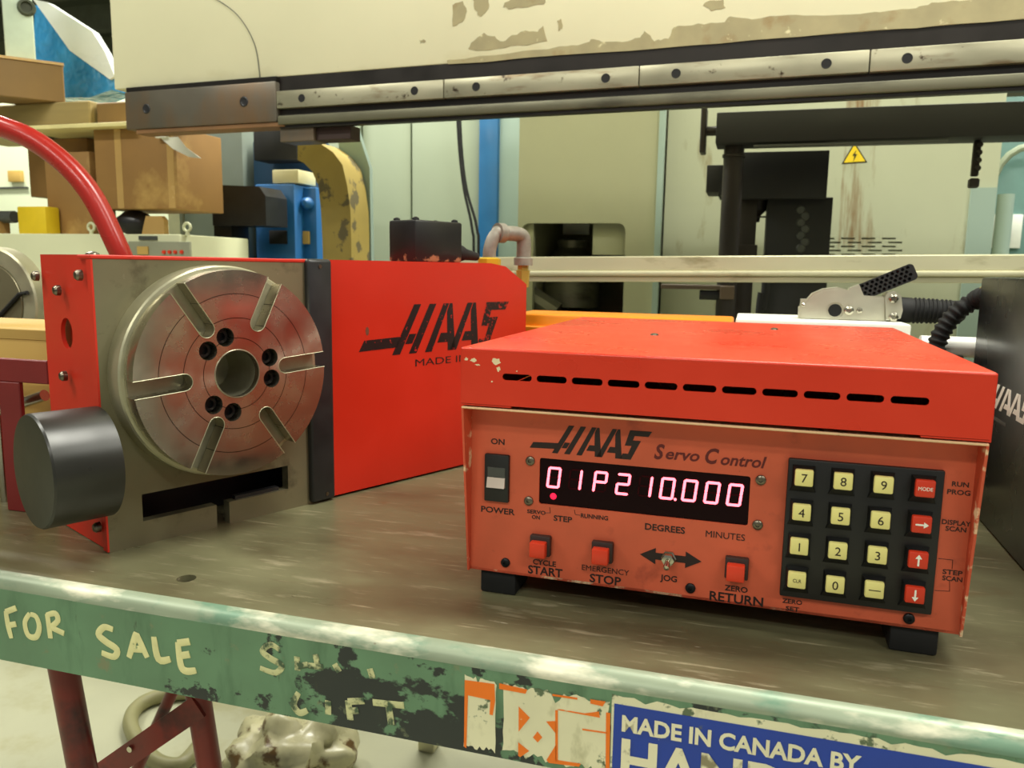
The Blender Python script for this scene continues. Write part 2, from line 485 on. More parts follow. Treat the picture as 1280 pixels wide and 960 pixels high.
m_orange = M('orange_sticker_ink', S(238, 118, 20), 0.5, var=0.05, layers=[(S(215, 205, 165), 60, .66, .70)])
m_blue = M('blue_sticker_ink', S(24, 60, 158), 0.45, var=0.07, vscale=30, layers=[(S(190, 195, 180), 90, .70, .73), (S(95, 100, 80), 50, .68, .76)])
m_stlet = M('sticker_letters', S(232, 226, 192), 0.5, var=0.08, layers=[(S(140, 132, 100), 45, .60, .68)])
a0 = ap_uz(580, 850); a1 = ap_uz(762, 890)
zt_, zb_ = -.0185, -.078
bm = new(); plate(bm, ragged(a0[0], ap_uz(620, 900)[0], zb_ + .001, zt_, .004, 3, 14), [], .0003, MA(.0001))
plate(bm, ragged(ap_uz(628, 900)[0], a1[0], zb_ + .001, zt_ - .001, .006, 5), [], .0003, MA(.0001))
st1 = t.part('sticker', bm, m_stick, label='torn white and orange sticker on the green apron')
bm = new()
def arect(x0, y0, x1, y1):
    (u0, z0), (u1, z1) = ap_uz(x0, y0), ap_uz(x1, y1)
    return [(u0, min(z0, z1)), (u1, min(z0, z1)), (u1, max(z0, z1)), (u0, max(z0, z1))]
poly(bm, [[ap_uz(*p) for p in q] for q in (
    [(581, 850), (618, 855), (619, 876), (616, 894), (612, 893), (613, 875), (585, 869), (583, 935), (580, 933)],
    [(624, 854), (659, 862), (657, 867), (624, 861)],
    *[[(560 + x / 3.37, 760 + y / 3.37) for x, y in q] for q in (
        [(298, 415), (345, 462), (298, 520)], [(296, 566), (342, 602), (304, 628), (296, 622)], [(377, 520), (397, 545), (378, 566), (358, 545)],
        [(414, 478), (457, 476), (457, 532)], [(457, 572), (457, 640), (560, 656), (552, 668), (425, 652), (415, 640)],
        [(457, 428), (640, 462), (636, 436), (575, 444), (470, 426)], [(452, 430), (463, 432), (463, 645), (452, 645)],
        [(666, 440), (684, 442), (680, 674), (664, 674)], [(566, 508), (676, 524), (676, 530), (566, 514)], [(600, 384), (664, 394), (652, 414), (600, 402)],
        [(440, 362), (545, 378), (545, 386), (440, 370)])])], .0002, MA(.0005))
t.part('orange_print', bm, m_orange, parent=st1)
b0 = ap_uz(768, 880)
bu1 = b0[0] + .62
bm = new(); plate(bm, ragged(b0[0] - .002, bu1 + .003, -.0795, -.0145, .003, 9, 80), [], .0003, MA(.0001))
st2 = t.part('sticker', bm, m_stick, label='blue maker sticker with white capitals on the green apron')
zb2 = ap_uz(772, 880)[1]
bm = new(); plate(bm, [(b0[0], -.0795), (bu1, -.0795), (bu1, zb2), (b0[0], zb2)], [], .0002, MA(.0005)); t.part('blue_print', bm, m_blue, parent=st2)
bm = new()
l0 = ap_uz(776, 905); l1 = ap_uz(1075, 948)
text_mesh(bm, 'MADE IN CANADA BY', .0165, MX(((l0[0] + l1[0]) / 2, TV - .0011, ap_uz(776, 903)[1]), (1, 0, 0), (0, 0, 1)), width=l1[0] - l0[0], bold=.03, depth=.0002)
h0 = ap_uz(776, 950)
text_mesh(bm, 'HANDLING', .042, MX((h0[0] + .1, TV - .0011, ap_uz(776, 922)[1] - .0155), (1, 0, 0), (0, 0, 1)), width=.2, bold=.03, depth=.0002)
t.part('lettering', bm, m_stlet, parent=st2)
# legs and braces below
m_legred = M('dark_red_tube', S(118, 30, 24), 0.4, var=0.2, vscale=10, layers=[(S(60, 20, 22), 18, .5, .7)])
def under(x, y, v): u, z = FT.on_v(x, y, v); return Vector((u, v, z))
for (xa, ya, xb, yb, v, r) in ((80, 838, 103, 960, .62, .0145), (249, 878, 262, 960, .70, .0135), (214, 868, 172, 960, 1.25, .012)):
    a = under(xa, ya, v); b = under(xb, yb, v); d = (b - a)
    a = a + d * ((-.05 - a.z) / d.z); b = a + d * ((-Z0 - a.z) / d.z)
    bm = new(); cyl(bm, a, b, r, seg=20); t.part('leg', bm, m_legred)
for (u) in (1.2, .35):
    for v in (.62, 1.45):
        bm = new(); cyl(bm, (u, v, -.05), (u, v, -Z0), .0145, seg=20); t.part('leg', bm, m_legred)
a = under(247, 884, .685); b = under(130, 965, .685); d = (b - a)
bm = new(); n_ = Vector((0, 1, 0)); s_ = d.cross(n_).normalized() * .013
b = b + d * .35
hexa(bm, [a - s_, a + s_, a + s_ + n_ * .004, a - s_ + n_ * .004, b - s_, b + s_, b + s_ + n_ * .004, b - s_ + n_ * .004])
br = t.part('brace', bm, m_legred)
bm = new(); c = under(163, 936, .684); cyl(bm, c, c + Vector((0, -.002, 0)), .0035, seg=14); t.part('brace_bolt', bm, m_chrome, parent=br)

# ================================================================== control box
BW, BD, ZT, ZL, ZB, SET = .3828, .451, .2161, .1694, .0215, .0215
t = Thing('servo_control_box', 'red sheet-metal servo control box with glowing digits and a cream keypad', 'control box', FB, (BW / 2, BD / 2, 0))
# lid: top, slotted front flange, sides
TH = .0016
SV = lambda x, y: FB.on_v(x, y, 0)
slots = []
s0 = SV(628, 472); s1 = SV(1162, 501)
pitch_ = (s1[0] - s0[0]) / (11 - .14)
zs = (s0[1] + s1[1]) / 2
for k in range(11):
    u0 = s0[0] + k * pitch_
    slots.append(rrect(u0, u0 + pitch_ * .86, zs - .0027, zs + .0027, .0026, 4))
bm = new()
plate(bm, [(0.001, ZL + .001), (BW - .001, ZL + .001), (BW - .001, ZT - .003), (0.001, ZT - .003)], slots, TH, MX((0, TH, 0), (1, 0, 0), (0, 0, 1)))
box(bm, 0, BW, 0, BD, ZT - .0045, ZT, .0020, 3)
for a in (0, BW - TH): box(bm, a, a + TH, .001, BD, ZL - .001, ZT - .001)
box(bm, 0, BW, BD - TH, BD, ZL - .001, ZT - .001)
for a in (0.0008, BW - .043): box(bm, a, a + .0425, .0006, .02, ZL - .0006, ZL + .0006)
lid = t.part('lid', bm, m_redlid, 30, label='bright red lid with a row of eleven vent slots')
for (x, y) in ((818, 419), (968, 412)):
    u, v = FB.on_z(x, y, ZT); bm = new(); lathe(bm, (u, v, ZT), (0, 0, 1), [(0, .0042), (.0012, .0038), (.002, .002), (.0021, 0)], 16); t.part('lid_screw', bm, m_screw, parent=lid)
m_chipp = M('bare_primer_chip', S(226, 205, 165), 0.6)
bm = new(); rnd = random.Random(4)
for (x, y, r, k) in ((592, 450, .0035, .55), (620, 452, .0042, .8), (623, 461, .002, 1.2), (583, 449, .002, .9), (597, 456, .0025, .35), (615, 477, .0008, 1), (646, 464, .0008, .8)):
    u, z = SV(x, y)
    pts = [(u + r * math.cos(a) * rnd.uniform(.55, 1.1), z + r * k * math.sin(a) * rnd.uniform(.45, 1.1)) for a in [i * 2 * math.pi / 14 for i in range(14)]]
    plate(bm, pts, [], .0001, MX((0, -.00002, 0), (1, 0, 0), (0, 0, 1)))
t.part('paint_chip', bm, m_chipp, parent=lid)
# chassis
def lipv(z): return .0006 + (ZL - z) / (ZL - ZB) * SET * .80
bm = new()
PV = SET                                    # panel plane
box(bm, .001, BW - .001, PV, BD - .002, ZB, ZB + .002)
for a in (.0008, BW - .0026):
    hexa(bm, [(a, lipv(ZB), ZB), (a + .0018, lipv(ZB), ZB), (a + .0018, BD - .002, ZB), (a, BD - .002, ZB),
              (a, lipv(ZL), ZL - .002), (a + .0018, lipv(ZL), ZL - .002), (a + .0018, BD - .002, ZL - .002), (a, BD - .002, ZL - .002)])
box(bm, .001, BW - .001, BD - .004, BD - .002, ZB, ZL - .002)
ch = t.part('chassis', bm, m_lip, 30)
bm = new(); box(bm, .0008, BW - .0008, .0004, PV + .002, ZL - .0036, ZL - .0018, .0005, 1)
t.part('top_lip', bm, m_paleedge, parent=ch, label='pale worn edge under the lid')
def pan(x, y): return FB.on_v(x, y, PV)
MP = lambda d: MX((0, PV - d, 0), (1, 0, 0), (0, 0, 1))
def prect(x0, y0, x1, y1, x2, y2, x3, y3):     # average an image quad to an upright rectangle u0,u1,z0,z1
    q = [pan(x0, y0), pan(x1, y1), pan(x2, y2), pan(x3, y3)]
    return ((q[0][0] + q[3][0]) / 2, (q[1][0] + q[2][0]) / 2, (q[2][1] + q[3][1]) / 2, (q[0][1] + q[1][1]) / 2)
WU0, WU1, WZ0, WZ1 = prect(675, 570, 938, 598, 935, 657, 673, 630)
SU0, SU1, SZ0, SZ1 = prect(608, 567, 636, 570, 636, 627, 608, 623)
bm = new()
plate(bm, [(.0026, ZB), (BW - .0026, ZB), (BW - .0026, ZL - .003), (.0026, ZL - .003)],
      [rrect(WU0, WU1, WZ0, WZ1, .002), rrect(SU0, SU1, SZ0, SZ1, .0008)], .002, MX((0, PV + .002, 0), (1, 0, 0), (0, 0, 1)))
front = t.part('front_panel', bm, m_panel, 30, label='faded orange-red front panel with black lettering')
# display
bm = new(); box(bm, WU0 - .001, WU1 + .001, PV + .0016, PV + .004, WZ0 - .001, WZ1 + .001)
disp = t.part('display', bm, m_window, label='dark red display window')
def panz(x, y): return pan(x, y)
cells = [692, 718.5, 750, 778.5, 806, 834, 862, 890, 918.5]
text9 = '01P210000'
SEG = {'0': 'abcdef', '1': 'bc', 'P': 'abefg', '2': 'abged', '8': 'abcdefg'}
d0 = pan(692, 598); d1 = pan(918.5, 618.5)
def dl(i):
    f = (i) / 8.0
    return d0[0] + (pan(cells[i], 598 + (cells[i] - 692) * .0905)[0] - d0[0])
SH, SWD = .0160, .0093
zc = (d0[1] + d1[1]) / 2
def seg_shape(bm, cu, cz, s, wd, d, trim):
    sl = .10                                        # slanted digits
    hx, hz = SWD / 2, SH / 2
    L_ = {'a': ((-hx, hz), (hx, hz)), 'd': ((-hx, -hz), (hx, -hz)), 'g': ((-hx, 0), (hx, 0)),
          'b': ((hx, 0), (hx, hz)), 'c': ((hx, -hz), (hx, 0)), 'f': ((-hx, 0), (-hx, hz)), 'e': ((-hx, -hz), (-hx, 0))}[s]
    (xa, za), (xb, zb2_) = L_
    dx, dz = xb - xa, zb2_ - za; ln = math.hypot(dx, dz); dx /= ln; dz /= ln
    xa += dx * trim; za += dz * trim; xb -= dx * trim; zb2_ -= dz * trim
    nx, nz = -dz * wd / 2, dx * wd / 2; e = wd / 2
    pts = [(xa - dx * 0, za - dz * 0), (xa + nx + dx * e, za + nz + dz * e), (xb + nx - dx * e, zb2_ + nz - dz * e), (xb, zb2_), (xb - nx - dx * e, zb2_ - nz - dz * e), (xa - nx + dx * e, za - nz + dz * e)]
    plate(bm, [(cu + p[0] + p[1] * sl, cz + p[1]) for p in pts], [], .0002, MX((0, PV + .0016 - d, 0), (1, 0, 0), (0, 0, 1)))
for i, chx in enumerate(text9):
    cu = dl(i); off = new(); core = new()
    for s in 'abcdefg':
        if s in SEG[chx]:
            seg_shape(core, cu, zc, s, .0021, .0006, -.0006)
        else: seg_shape(off, cu, zc, s, .0014, .0002, .0004)
    if i == 5:
        plate(core, circle(cu + SWD / 2 + .0018, zc - SH / 2 - .0002, .0012, 12), [], .0002, MX((0, PV + .0016 - .0006, 0), (1, 0, 0), (0, 0, 1)))
    if len(off.verts): t.part('unlit_segments', off, m_ledoff, parent=disp)
    else: off.free()
    t.part('digit', core, m_led, parent=disp)
bm = new(); u, z = pan(691, 621); lathe(bm, (u, PV + .0016, z), (0, -1, 0), [(0, .0028), (.0006, .0024), (.0009, 0)], 16); t.part('servo_lamp', bm, m_leddot, parent=disp)
# rocker switch
bm = new(); box(bm, SU0 - .0008, SU1 + .0008, PV - .0035, PV + .004, SZ0 - .0008, SZ1 + .0008, .001, 2)
sw = t.part('power_switch', bm, m_black, label='black rocker power switch')
cu = (SU0 + SU1) / 2; hw = (SU1 - SU0) / 2 - .0022; zm = SZ0 + (SZ1 - SZ0) * .42
bm = new()
hexa(bm, [(cu - hw, PV - .0065, SZ0 + .012), (cu + hw, PV - .0065, SZ0 + .012), (cu + hw, PV - .002, SZ0 + .012), (cu - hw, PV - .002, SZ0 + .012),
          (cu - hw, PV - .0042, zm + .004), (cu + hw, PV - .0042, zm + .004), (cu + hw, PV - .002, zm + .004), (cu - hw, PV - .002, zm + .004)])
t.part('rocker', bm, m_rocker, parent=sw)
bm = new(); box(bm, cu - hw, cu + hw, PV - .0042, PV - .003, zm + .004, SZ1 - .010, .0004, 1); t.part('rocker_back', bm, m_dkgrey, parent=sw)
# screws
def screw(x, y, r, mt, dome=True):
    u, z = pan(x, y); bm = new()
    lathe(bm, (u, PV, z), (0, -1, 0), [(0, r), (r * .35, r * .95), (r * .6, r * .6), (r * .6, r * .38), (r * .25, r * .34), (r * .25, 0)], 18)
    return t.part('panel_screw', bm, mt, 40)
for (x, y) in ((663, 576), (661, 626), (951, 600), (947, 656)): screw(x, y, .0040, m_screw)
for (x, y) in ((632, 703), (863, 735), (1136, 773)): screw(x, y, .0041, m_blackscrew)
# push buttons
for (x, y) in ((677, 680), (754, 688), (921, 708)):
    u, z = pan(x, y)
    bm = new(); box(bm, u - .0088, u + .0088, PV - .006, PV, z - .0088, z + .0088, .0012, 2); bz = t.part('push_button', bm, m_bezel)
    bm = new(); box(bm, u - .0072, u + .0062, PV - .013, PV - .004, z - .0082, z + .0048, .0011, 2); t.part('button_cap', bm, m_btn, parent=bz)
# jog toggle
u, z = pan(836, 697)
bm = new(); lathe(bm, (u, PV, z), (0, -1, 0), [(0, .0062), (.002, .0062), (.0028, .0052), (.0075, .0050), (.0078, .0036)], 6); tg_ = t.part('jog_toggle', bm, m_chrome, 20)
bm = new(); lathe(bm, (u, PV - .007, z), (0, -1, -.35), [(0, .0018), (.008, .0026), (.0095, .0022), (.0102, 0)], 14); t.part('toggle_lever', bm, m_chrome, parent=tg_)
bm = new()
for s in (-1, 1):
    q = pan(800, 692) if s < 0 else pan(877, 701)
    x0 = q[0]; zc2 = z
    poly(bm, [[(x0, zc2), (x0 - s * .0125, zc2 + .0068), (x0 - s * .0125, zc2 + .0028), (x0 - s * .0215, zc2 + .0028), (x0 - s * .0215, zc2 - .0028), (x0 - s * .0125, zc2 - .0028), (x0 - s * .0125, zc2 - .0068)]], .0002, MP(.0001))
t.part('jog_arrows', bm, m_print)
# lettering
def lab(body, x0, y0, x1, y1, size, bold=0.02, shear=0.0, mt=None):
    bm = new()
    a = pan(x0, y0); b = pan(x1, y1)
    text_mesh(bm, body, size, MX(((a[0] + b[0]) / 2, PV - .0002, (a[1] + b[1]) / 2), (1, 0, 0), (0, 0, 1)), width=b[0] - a[0], bold=bold, depth=.0001, shear=shear)
    t.part('lettering', bm, mt or m_print)
lab('ON', 614, 551, 631, 553, .0068); lab('POWER', 601, 636, 643, 640, .00704)
lab('SERVO', 659, 639, 682, 641, .00448); lab('ON', 665, 646, 675, 647, .00448)
lab('STEP', 692, 647, 715, 650, .00656); lab('RUNNING', 726, 644, 760, 648, .00496)
lab('DEGREES', 806, 658, 856, 663, .00736); lab('MINUTES', 882, 667, 931, 672, .00736, 0)
lab('CYCLE', 666, 703, 695, 704, .0064); lab('START', 660, 711, 703, 717, .01, .02)
lab('EMERGENCY', 727, 709, 786, 716, .00656, 0); lab('STOP', 737, 722, 776, 727, .01, .02)
lab('JOG', 826, 723, 847, 725, .0068); lab('ZERO', 906, 735, 935, 737, .00624); lab('RETURN', 887, 744, 954, 753, .0104, .02)
lab('RUN', 1190, 604, 1211, 607, .00496); lab('PROG', 1184, 614, 1213, 617, .00496)
lab('DISPLAY', 1177, 651, 1213, 656, .00496); lab('SCAN', 1182, 660, 1208, 663, .00496)
lab('STEP', 1178, 714, 1203, 717, .00496); lab('SCAN', 1178, 722, 1203, 725, .00496)
lab('ZERO', 978, 751, 1003, 753, .0048); lab('SET', 982, 760, 999, 762, .0048)
bm = new()
for (xa, ya, xb, yb) in ((687, 634, 688, 641), (682, 641, 688, 641), (718, 637, 719, 643), (719, 643, 725, 644),
                         (1173, 698, 1191, 700), (1191, 700, 1190, 711), (1187, 726, 1187, 739), (1187, 739, 1168, 738)):
    a = pan(xa, ya); b = pan(xb, yb)
    tube(bm, [(a[0], PV - .0001, a[1]), (b[0], PV - .0001, b[1])], .00022, 4)
t.part('printed_lines', bm, m_print)['kind'] = 'stuff'
lab('S', 816, 564, 829, 565, .0165, .03, .25, m_printred); lab('ervo', 831, 568, 873, 573, .0125, .02, .25, m_printred)
lab('C', 879, 569, 896, 571, .0165, .03, .25, m_printred); lab('ontrol', 899, 573, 956, 579, .0125, .02, .25, m_printred)
bm = new()
p_ = pan(691, 566); q_ = pan(815, 545)
a = pan(690, 566); hh = pan(725, 533)[1] - pan(713, 568)[1]
wid = (pan(815, 545)[0] - a[0]) / 2.37
logo(bm, MX((a[0], PV - .0001, a[1]), (1, 0, 0), (0, 0, 1)) @ Matrix.Scale(wid / hh, 4, (1, 0, 0)), hh, .0002, 'BHAS')
t.part('logo', bm, m_print)
# keypad
KU0, KU1, KZ0, KZ1 = prect(985, 570, 1180, 588, 1163, 767, 975, 741)
bm = new(); box(bm, KU0, KU1, PV - .005, PV, KZ0, KZ1, .0012, 2); kp = t.part('keypad', bm, m_black, label='black keypad base')
def kpt(x, y): return FB.on_v(x, y, PV - .0115)
k00, k30, k03, k33 = kpt(1005, 597), kpt(1156, 610), kpt(996, 724), kpt(1143, 743)
names = [['7', '8', '9', 'MODE'], ['4', '5', '6', '>'], ['1', '2', '3', '^'], ['CLR', '0', '-', 'v']]
KV = PV - .0115
kbm = {}
for r in range(4):
    for c in range(4):
        fu, fz = c / 3, r / 3
        u = ((k00[0] * (1 - fz) + k03[0] * fz) * (1 - fu) + (k30[0] * (1 - fz) + k33[0] * fz) * fu)
        z = ((k00[1] + k30[1]) / 2) * (1 - fz) + ((k03[1] + k33[1]) / 2) * fz
        hw, hz = .0064, .0062
        bm = new()
        x0, x1, z0, z1 = u - .0080, u + .0080, z - .0078, z + .0078
        hexa(bm, [(x0, PV - .005, z0), (x1, PV - .005, z0), (x1, PV - .005, z1), (x0, PV - .005, z1),
                  (u - hw, KV + .001, z - hz), (u + hw, KV + .001, z - hz), (u + hw, KV + .001, z + hz), (u - hw, KV + .001, z + hz)])
        t.part('key_pedestal', bm, m_black, 20, parent=kp)
        bm = new()
        hexa(bm, [(u - .0092, PV - .005, z - .0122), (u + .0092, PV - .005, z - .0122), (u + .0072, PV - .005, z - .006), (u - .0072, PV - .005, z - .006),
                  (u - .0088, PV - .0058, z - .0120), (u + .0088, PV - .0058, z - .0120), (u + .0064, PV - .0098, z - .0064), (u - .0064, PV - .0098, z - .0064)])
        t.part('key_skirt', bm, m_black, 20, parent=kp)
        bm = new(); box(bm, u - hw, u + hw, KV - .003, KV + .002, z - hz, z + hz, .0012, 2)
        red = c == 3
        t.part('key', bm, m_keyred if red else m_keycream, 40, parent=kp)
        bm = new(); s = names[r][c]; mm = MX((u, KV - .0031, z), (1, 0, 0), (0, 0, 1))
        if s in '>^v':
            a = {'>': 0, '^': math.pi / 2, 'v': -math.pi / 2}[s]
            plate(bm, [(-.0042, -.0006), (.0012, -.0006), (.0012, -.0022), (.0044, 0), (.0012, .0022), (.0012, .0006), (-.0042, .0006)], [], .0001, mm @ Matrix.Rotation(a, 4, 'Z'))
        elif s == '-':
            plate(bm, [(-.004, -.0003), (.004, -.0003), (.004, .0003), (-.004, .0003)], [], .0001, mm)
        else:
            text_mesh(bm, s,   .0038 if len(s) > 1 else .0092, mm, width=(.0092 if s == 'MODE' else .006) if len(s) > 1 else None, bold=0.0, depth=.0001)
        t.part('key_legend', bm, m_white if red else m_print, parent=kp)
# feet
for (u0, u1) in ((.010, .042), (BW - .047, BW - .014)):
    for v0 in (.026, BD - .07):
        bm = new(); box(bm, u0, u1, v0, v0 + .04, 0, ZB, .002, 2); t.part('foot', bm, m_rubber)

# ================================================================== rotary table
RW, RD, RH = .2354, .1328, .2857
hx = lambda x, y, v=0.0: FR.on_v(x, y, v)
uS0, uS1 = hx(387, 470, -.006)[0], hx(417, 470, -.006)[0]
uE = hx(657, 420, 0)[0]
t = Thing('rotary_table', 'red rotary indexing table with a slotted steel faceplate and black side cap', 'rotary table', FR, (.25, .06, 0))
# red body sheet metal behind the steel face
bm = new()
box(bm, .016, uS1, .016, RD, .092, RH); box(bm, .016, uS1, .075, RD, .004, .0921)
t.part('body', bm, m_redrot)
bm = new()                                             # left side plate with an oval view hole
hv_, hz_ = FR.on_u(78, 417, 0)
plate(bm, [(0.001, .001), (RD + .004, .001), (RD + .004, RH), (.001, RH)], [circle(hv_, hz_, .0155, 28)], .004, MX((.004, 0, 0), (0, 1, 0), (0, 0, 1)))
sp = t.part('side_plate', bm, m_redside, 30, label='orange-red side plate with a round hole')
bm = new(); cyl(bm, (.0145, hv_, hz_), (.0158, hv_, hz_), .02, seg=28); t.part('view_hole', bm, m_redside, parent=sp)
for (x, y) in ((45, 345), (99, 344), (72, 363), (80, 470), (115, 551), (122, 659)):
    v, z = FR.on_u(x, y, -.002); bm = new(); v = max(v, .006)
    lathe(bm, (0, v, z), (-1, 0, 0), [(0, .0052), (.004, .005), (.006, .0034), (.0065, 0)], 16); t.part('side_screw', bm, m_screw, parent=sp)
v, z = FR.on_u(72, 317, .0); bm = new(); lathe(bm, (.03, .07, RH), (0, 0, 1), [(0, .007), (.002, .006), (.0035, .003), (.0036, 0)], 16); t.part('top_screw', bm, m_screw)
# steel face with slot recess at the bottom
(ra, za), (rb, zb_) = hx(178, 634), hx(360, 596)
rz0 = (hx(181, 651)[1] + hx(362, 611)[1]) / 2; rz1 = (hx(178, 618)[1] + hx(360, 582)[1]) / 2
ks0, ks1 = hx(271, 640)[0], hx(287, 640)[0]
FO = [(.003, 0), (ks0, 0), (ks0, rz0), (ra, rz0), (ra, rz1), (rb, rz1), (rb, rz0), (ks1, rz0), (ks1, 0), (RW + .004, 0), (RW + .004, RH - .004), (.003, RH - .004)]
PT = .046; pc = hx(297, 467, -PT)                     # how far the faceplate stands proud, its centre
bm = new(); plate(bm, FO, [circle(pc[0], pc[1], .0232, 40)], .012, MX((0, .012, 0), (1, 0, 0), (0, 0, 1)))
t.part('steel_face', bm, m_face, 30, label='bare ground steel front face')
print('slot top', rz1); bm = new(); box(bm, .016, RW, .066, .0749, 0.001, .0915); t.part('slot_recess', bm, m_castdark)
bm = new(); box(bm, (ks0 + rb) / 2 - .02, rb - .01, .004, .012, rz0, rz0 + .004); t.part('slot_key', bm, m_castdark)
bm = new(); box(bm, .0005, RW + .003, -.0008, .03, RH - .004, RH, .001, 1); t.part('top_trim', bm, m_redside)
bm = new(); box(bm, .0012, .0030, -.0004, .01, .001, RH - .0042); t.part('edge_trim', bm, m_redside)
# black casting strip
bm = new(); box(bm, uS0, uS1, -.007, .05, .002, RH + .0005, .004, 3); fl = t.part('joint_casting', bm, m_castdark, 40, label='black casting between steel face and red cover')
for (x, y) in ((400, 333), (409, 617)):
    u, z = hx(x, y, -.007); bm = new(); cyl(bm, (u, -.0071, z), (u, -.0078, z), .0022, seg=12); t.part('set_screw', bm, m_screw, parent=fl)
# motor cover
uC = hx(620, 325, 0)[0]
HD = .15
bm = new()
prof = [(uS1, .003), (uE, .003), (uE, RH - .030), (uE - (uE - uC) * .7, RH - .004), (uC - .01, RH), (uS1, RH)]
plate(bm, prof, [], HD, MX((0, HD, 0), (1, 0, 0), (0, 0, 1)))
es = [e for e in bm.edges if e.is_valid]
cov = t.part('motor_cover', bm, m_redrot, 30, label='red sheet-metal motor cover with black logo')
bm = new(); box(bm, uE, uE + .006, .012, HD - .01, .004, RH - .035, .001, 1); t.part('cover_end', bm, m_castdark)
# logo on cover
a = hx(505, 443); b_ = hx(615, 375)
MC = lambda d: MX((0, -d, 0), (1, 0, 0), (0, 0, 1))
bl = hx(490, 444); tr = hx(636, 377); h_ = hx(520, 381)[1] - hx(498, 444)[1]
wx = (tr[0] - bl[0]) / 2.37
mm = MX((bl[0], -.0001, bl[1]), (1, 0, 0), (0, 0, 1)) @ Matrix.Scale(wx / h_, 4, (1, 0, 0))
bm = new(); logo(bm, mm, h_, .0002, 'BHA'); t.part('logo', bm, m_logo, parent=cov)
bm = new(); logo(bm, mm, h_, .0002, 'S'); t.part('flaked_letter', bm, m_logof, parent=cov)
bm = new(); a = hx(526, 453); b_ = hx(620, 443)
text_mesh(bm, 'MADE IN U.S.A.', .0135, MX(((a[0] + b_[0]) / 2, -.0002, a[1]), (1, 0, 0), (0, 0, 1)), width=b_[0] - a[0] + .02, bold=0.0, depth=.0001)
t.part('lettering', bm, m_print, parent=cov)
bm = new(); u, z = hx(459, 414); plate(bm, [(u + .0028 * math.cos(k), z + .0055 * math.sin(k)) for k in (0, .7, 1.5, 2.2, 3.1, 4, 4.7, 5.5)], [], .0001, MC(.00005)); t.part('paint_chip', bm, M('brown_chip', S(110, 60, 40), .6), parent=cov)
# faceplate
PT = .046                                             # how far the face stands proud
pc = hx(297, 467, -PT); PC = Vector((pc[0], 0, pc[1]))
R1, R2 = .1075, .1035
loc_c = (PC.x - t.org[0], 0, PC.z - t.org[2])
m_turn = turned_steel('turned_steel', loc_c, (.036, .056, .080))
m_rim = M('machined_rim', S(182, 178, 150), 0.38, 0.7, var=0.1, vscale=30)
m_slot = M('slot_wall_steel', S(150, 146, 124), 0.42, 0.7, var=0.2, vscale=40)
bm = new(); lathe(bm, (PC.x, .001, PC.z), (0, -1, 0), [(0, .0236), (0, R1), (.024, R1), (.0255, R1 - .0015), (.026, R2 - .001), (PT - .0185, R2 - .001), (PT - .0185, .0236), (0, .0236)], 96, caps=False)
fp = t.part('faceplate', bm, m_rim, 30, label='round steel faceplate with six radial slots')
A0 = math.radians(4); SWH = .0083; RIN = .047
outl = []
for k in range(6):
    a = A0 + k * math.pi / 3
    ca, sa = math.cos(a), math.sin(a)
    da = math.asin(SWH / R2)
    n = 14
    a_prev = A0 + (k - 1) * math.pi / 3 + da
    for i in range(n + 1):
        b = a_prev + (a - da - a_prev) * i / n
        outl.append((R2 * math.cos(b), R2 * math.sin(b)))
    for i in range(9):                                # rounded inner end
        b = -math.pi / 2 - math.pi * i / 8
        r_, s_ = RIN + SWH + SWH * math.cos(b), SWH * math.sin(b)
        outl.append((r_ * ca - s_ * sa, r_ * sa + s_ * ca))
holes = [circle(0, 0, .0235, 40)]
bolts = []
for k in range(3):
    for s in (-1, 1):
        a = math.radians(4 + 120 * k + s * 16.5); bolts.append((.0392 * math.cos(a), .0392 * math.sin(a)))
holes += [circle(x, y, .0094, 20) for x, y in bolts]
bm = new(); plate(bm, outl, holes, .018, MX((PC.x, -PT + .018, PC.z), (1, 0, 0), (0, 0, 1)))
dsk = t.part('slotted_disc', bm, m_turn, 30, parent=fp)
bm = new(); plate(bm, circle(0, 0, R2 - .002, 64), [circle(0, 0, .0235, 40)], .001, MX((PC.x, -PT + .0195, PC.z), (1, 0, 0), (0, 0, 1))); t.part('slot_floor', bm, m_slot, parent=fp)
for k in range(6):                                    # bright broken edges of the slots
    a = A0 + k * math.pi / 3; ca, sa = math.cos(a), math.sin(a)
    pts = [(R2, -SWH)] + [(RIN + SWH + SWH * math.cos(-math.pi / 2 - math.pi * i / 8), SWH * math.sin(-math.pi / 2 - math.pi * i / 8)) for i in range(9)] + [(R2, SWH)]
    bm = new(); tube(bm, [(PC.x + r_ * ca - s_ * sa, -PT, PC.z + r_ * sa + s_ * ca) for r_, s_ in pts], .0004, 6); t.part('slot_edge', bm, m_rim, parent=fp)
for (x, y) in bolts:
    bm = new(); lathe(bm, (PC.x + x, -PT + .016, PC.z + y), (0, -1, 0), [(0, .0080), (.006, .0080), (.0075, .0070), (.0075, .0042), (.003, .0040), (.003, 0)], 18); t.part('socket_screw', bm, m_blackscrew, parent=fp)
bm = new(); lathe(bm, (PC.x, -PT, PC.z), (0, 1, 0), [(0, .0248), (-.0006, .0242), (-.0006, .0236), (PT + .014, .0228), (PT + .014, 0)], 40, caps=False); t.part('bore', bm, m_slot, 30, parent=fp)
# black side cap
v, z = FR.on_u(96, 583, 0)
cv, cz = FR.on_u(41, 590, -.058); CR = .0525
bm = new(); lathe(bm, (0.001, cv, cz), (-1, 0, 0), [(0, CR), (.057, CR), (.059, CR - .0012), (.0592, CR - .004), (.0592, 0)], 64)
t.part('side_cap', bm, m_blackcap, 30, label='black round cap on the side plate')
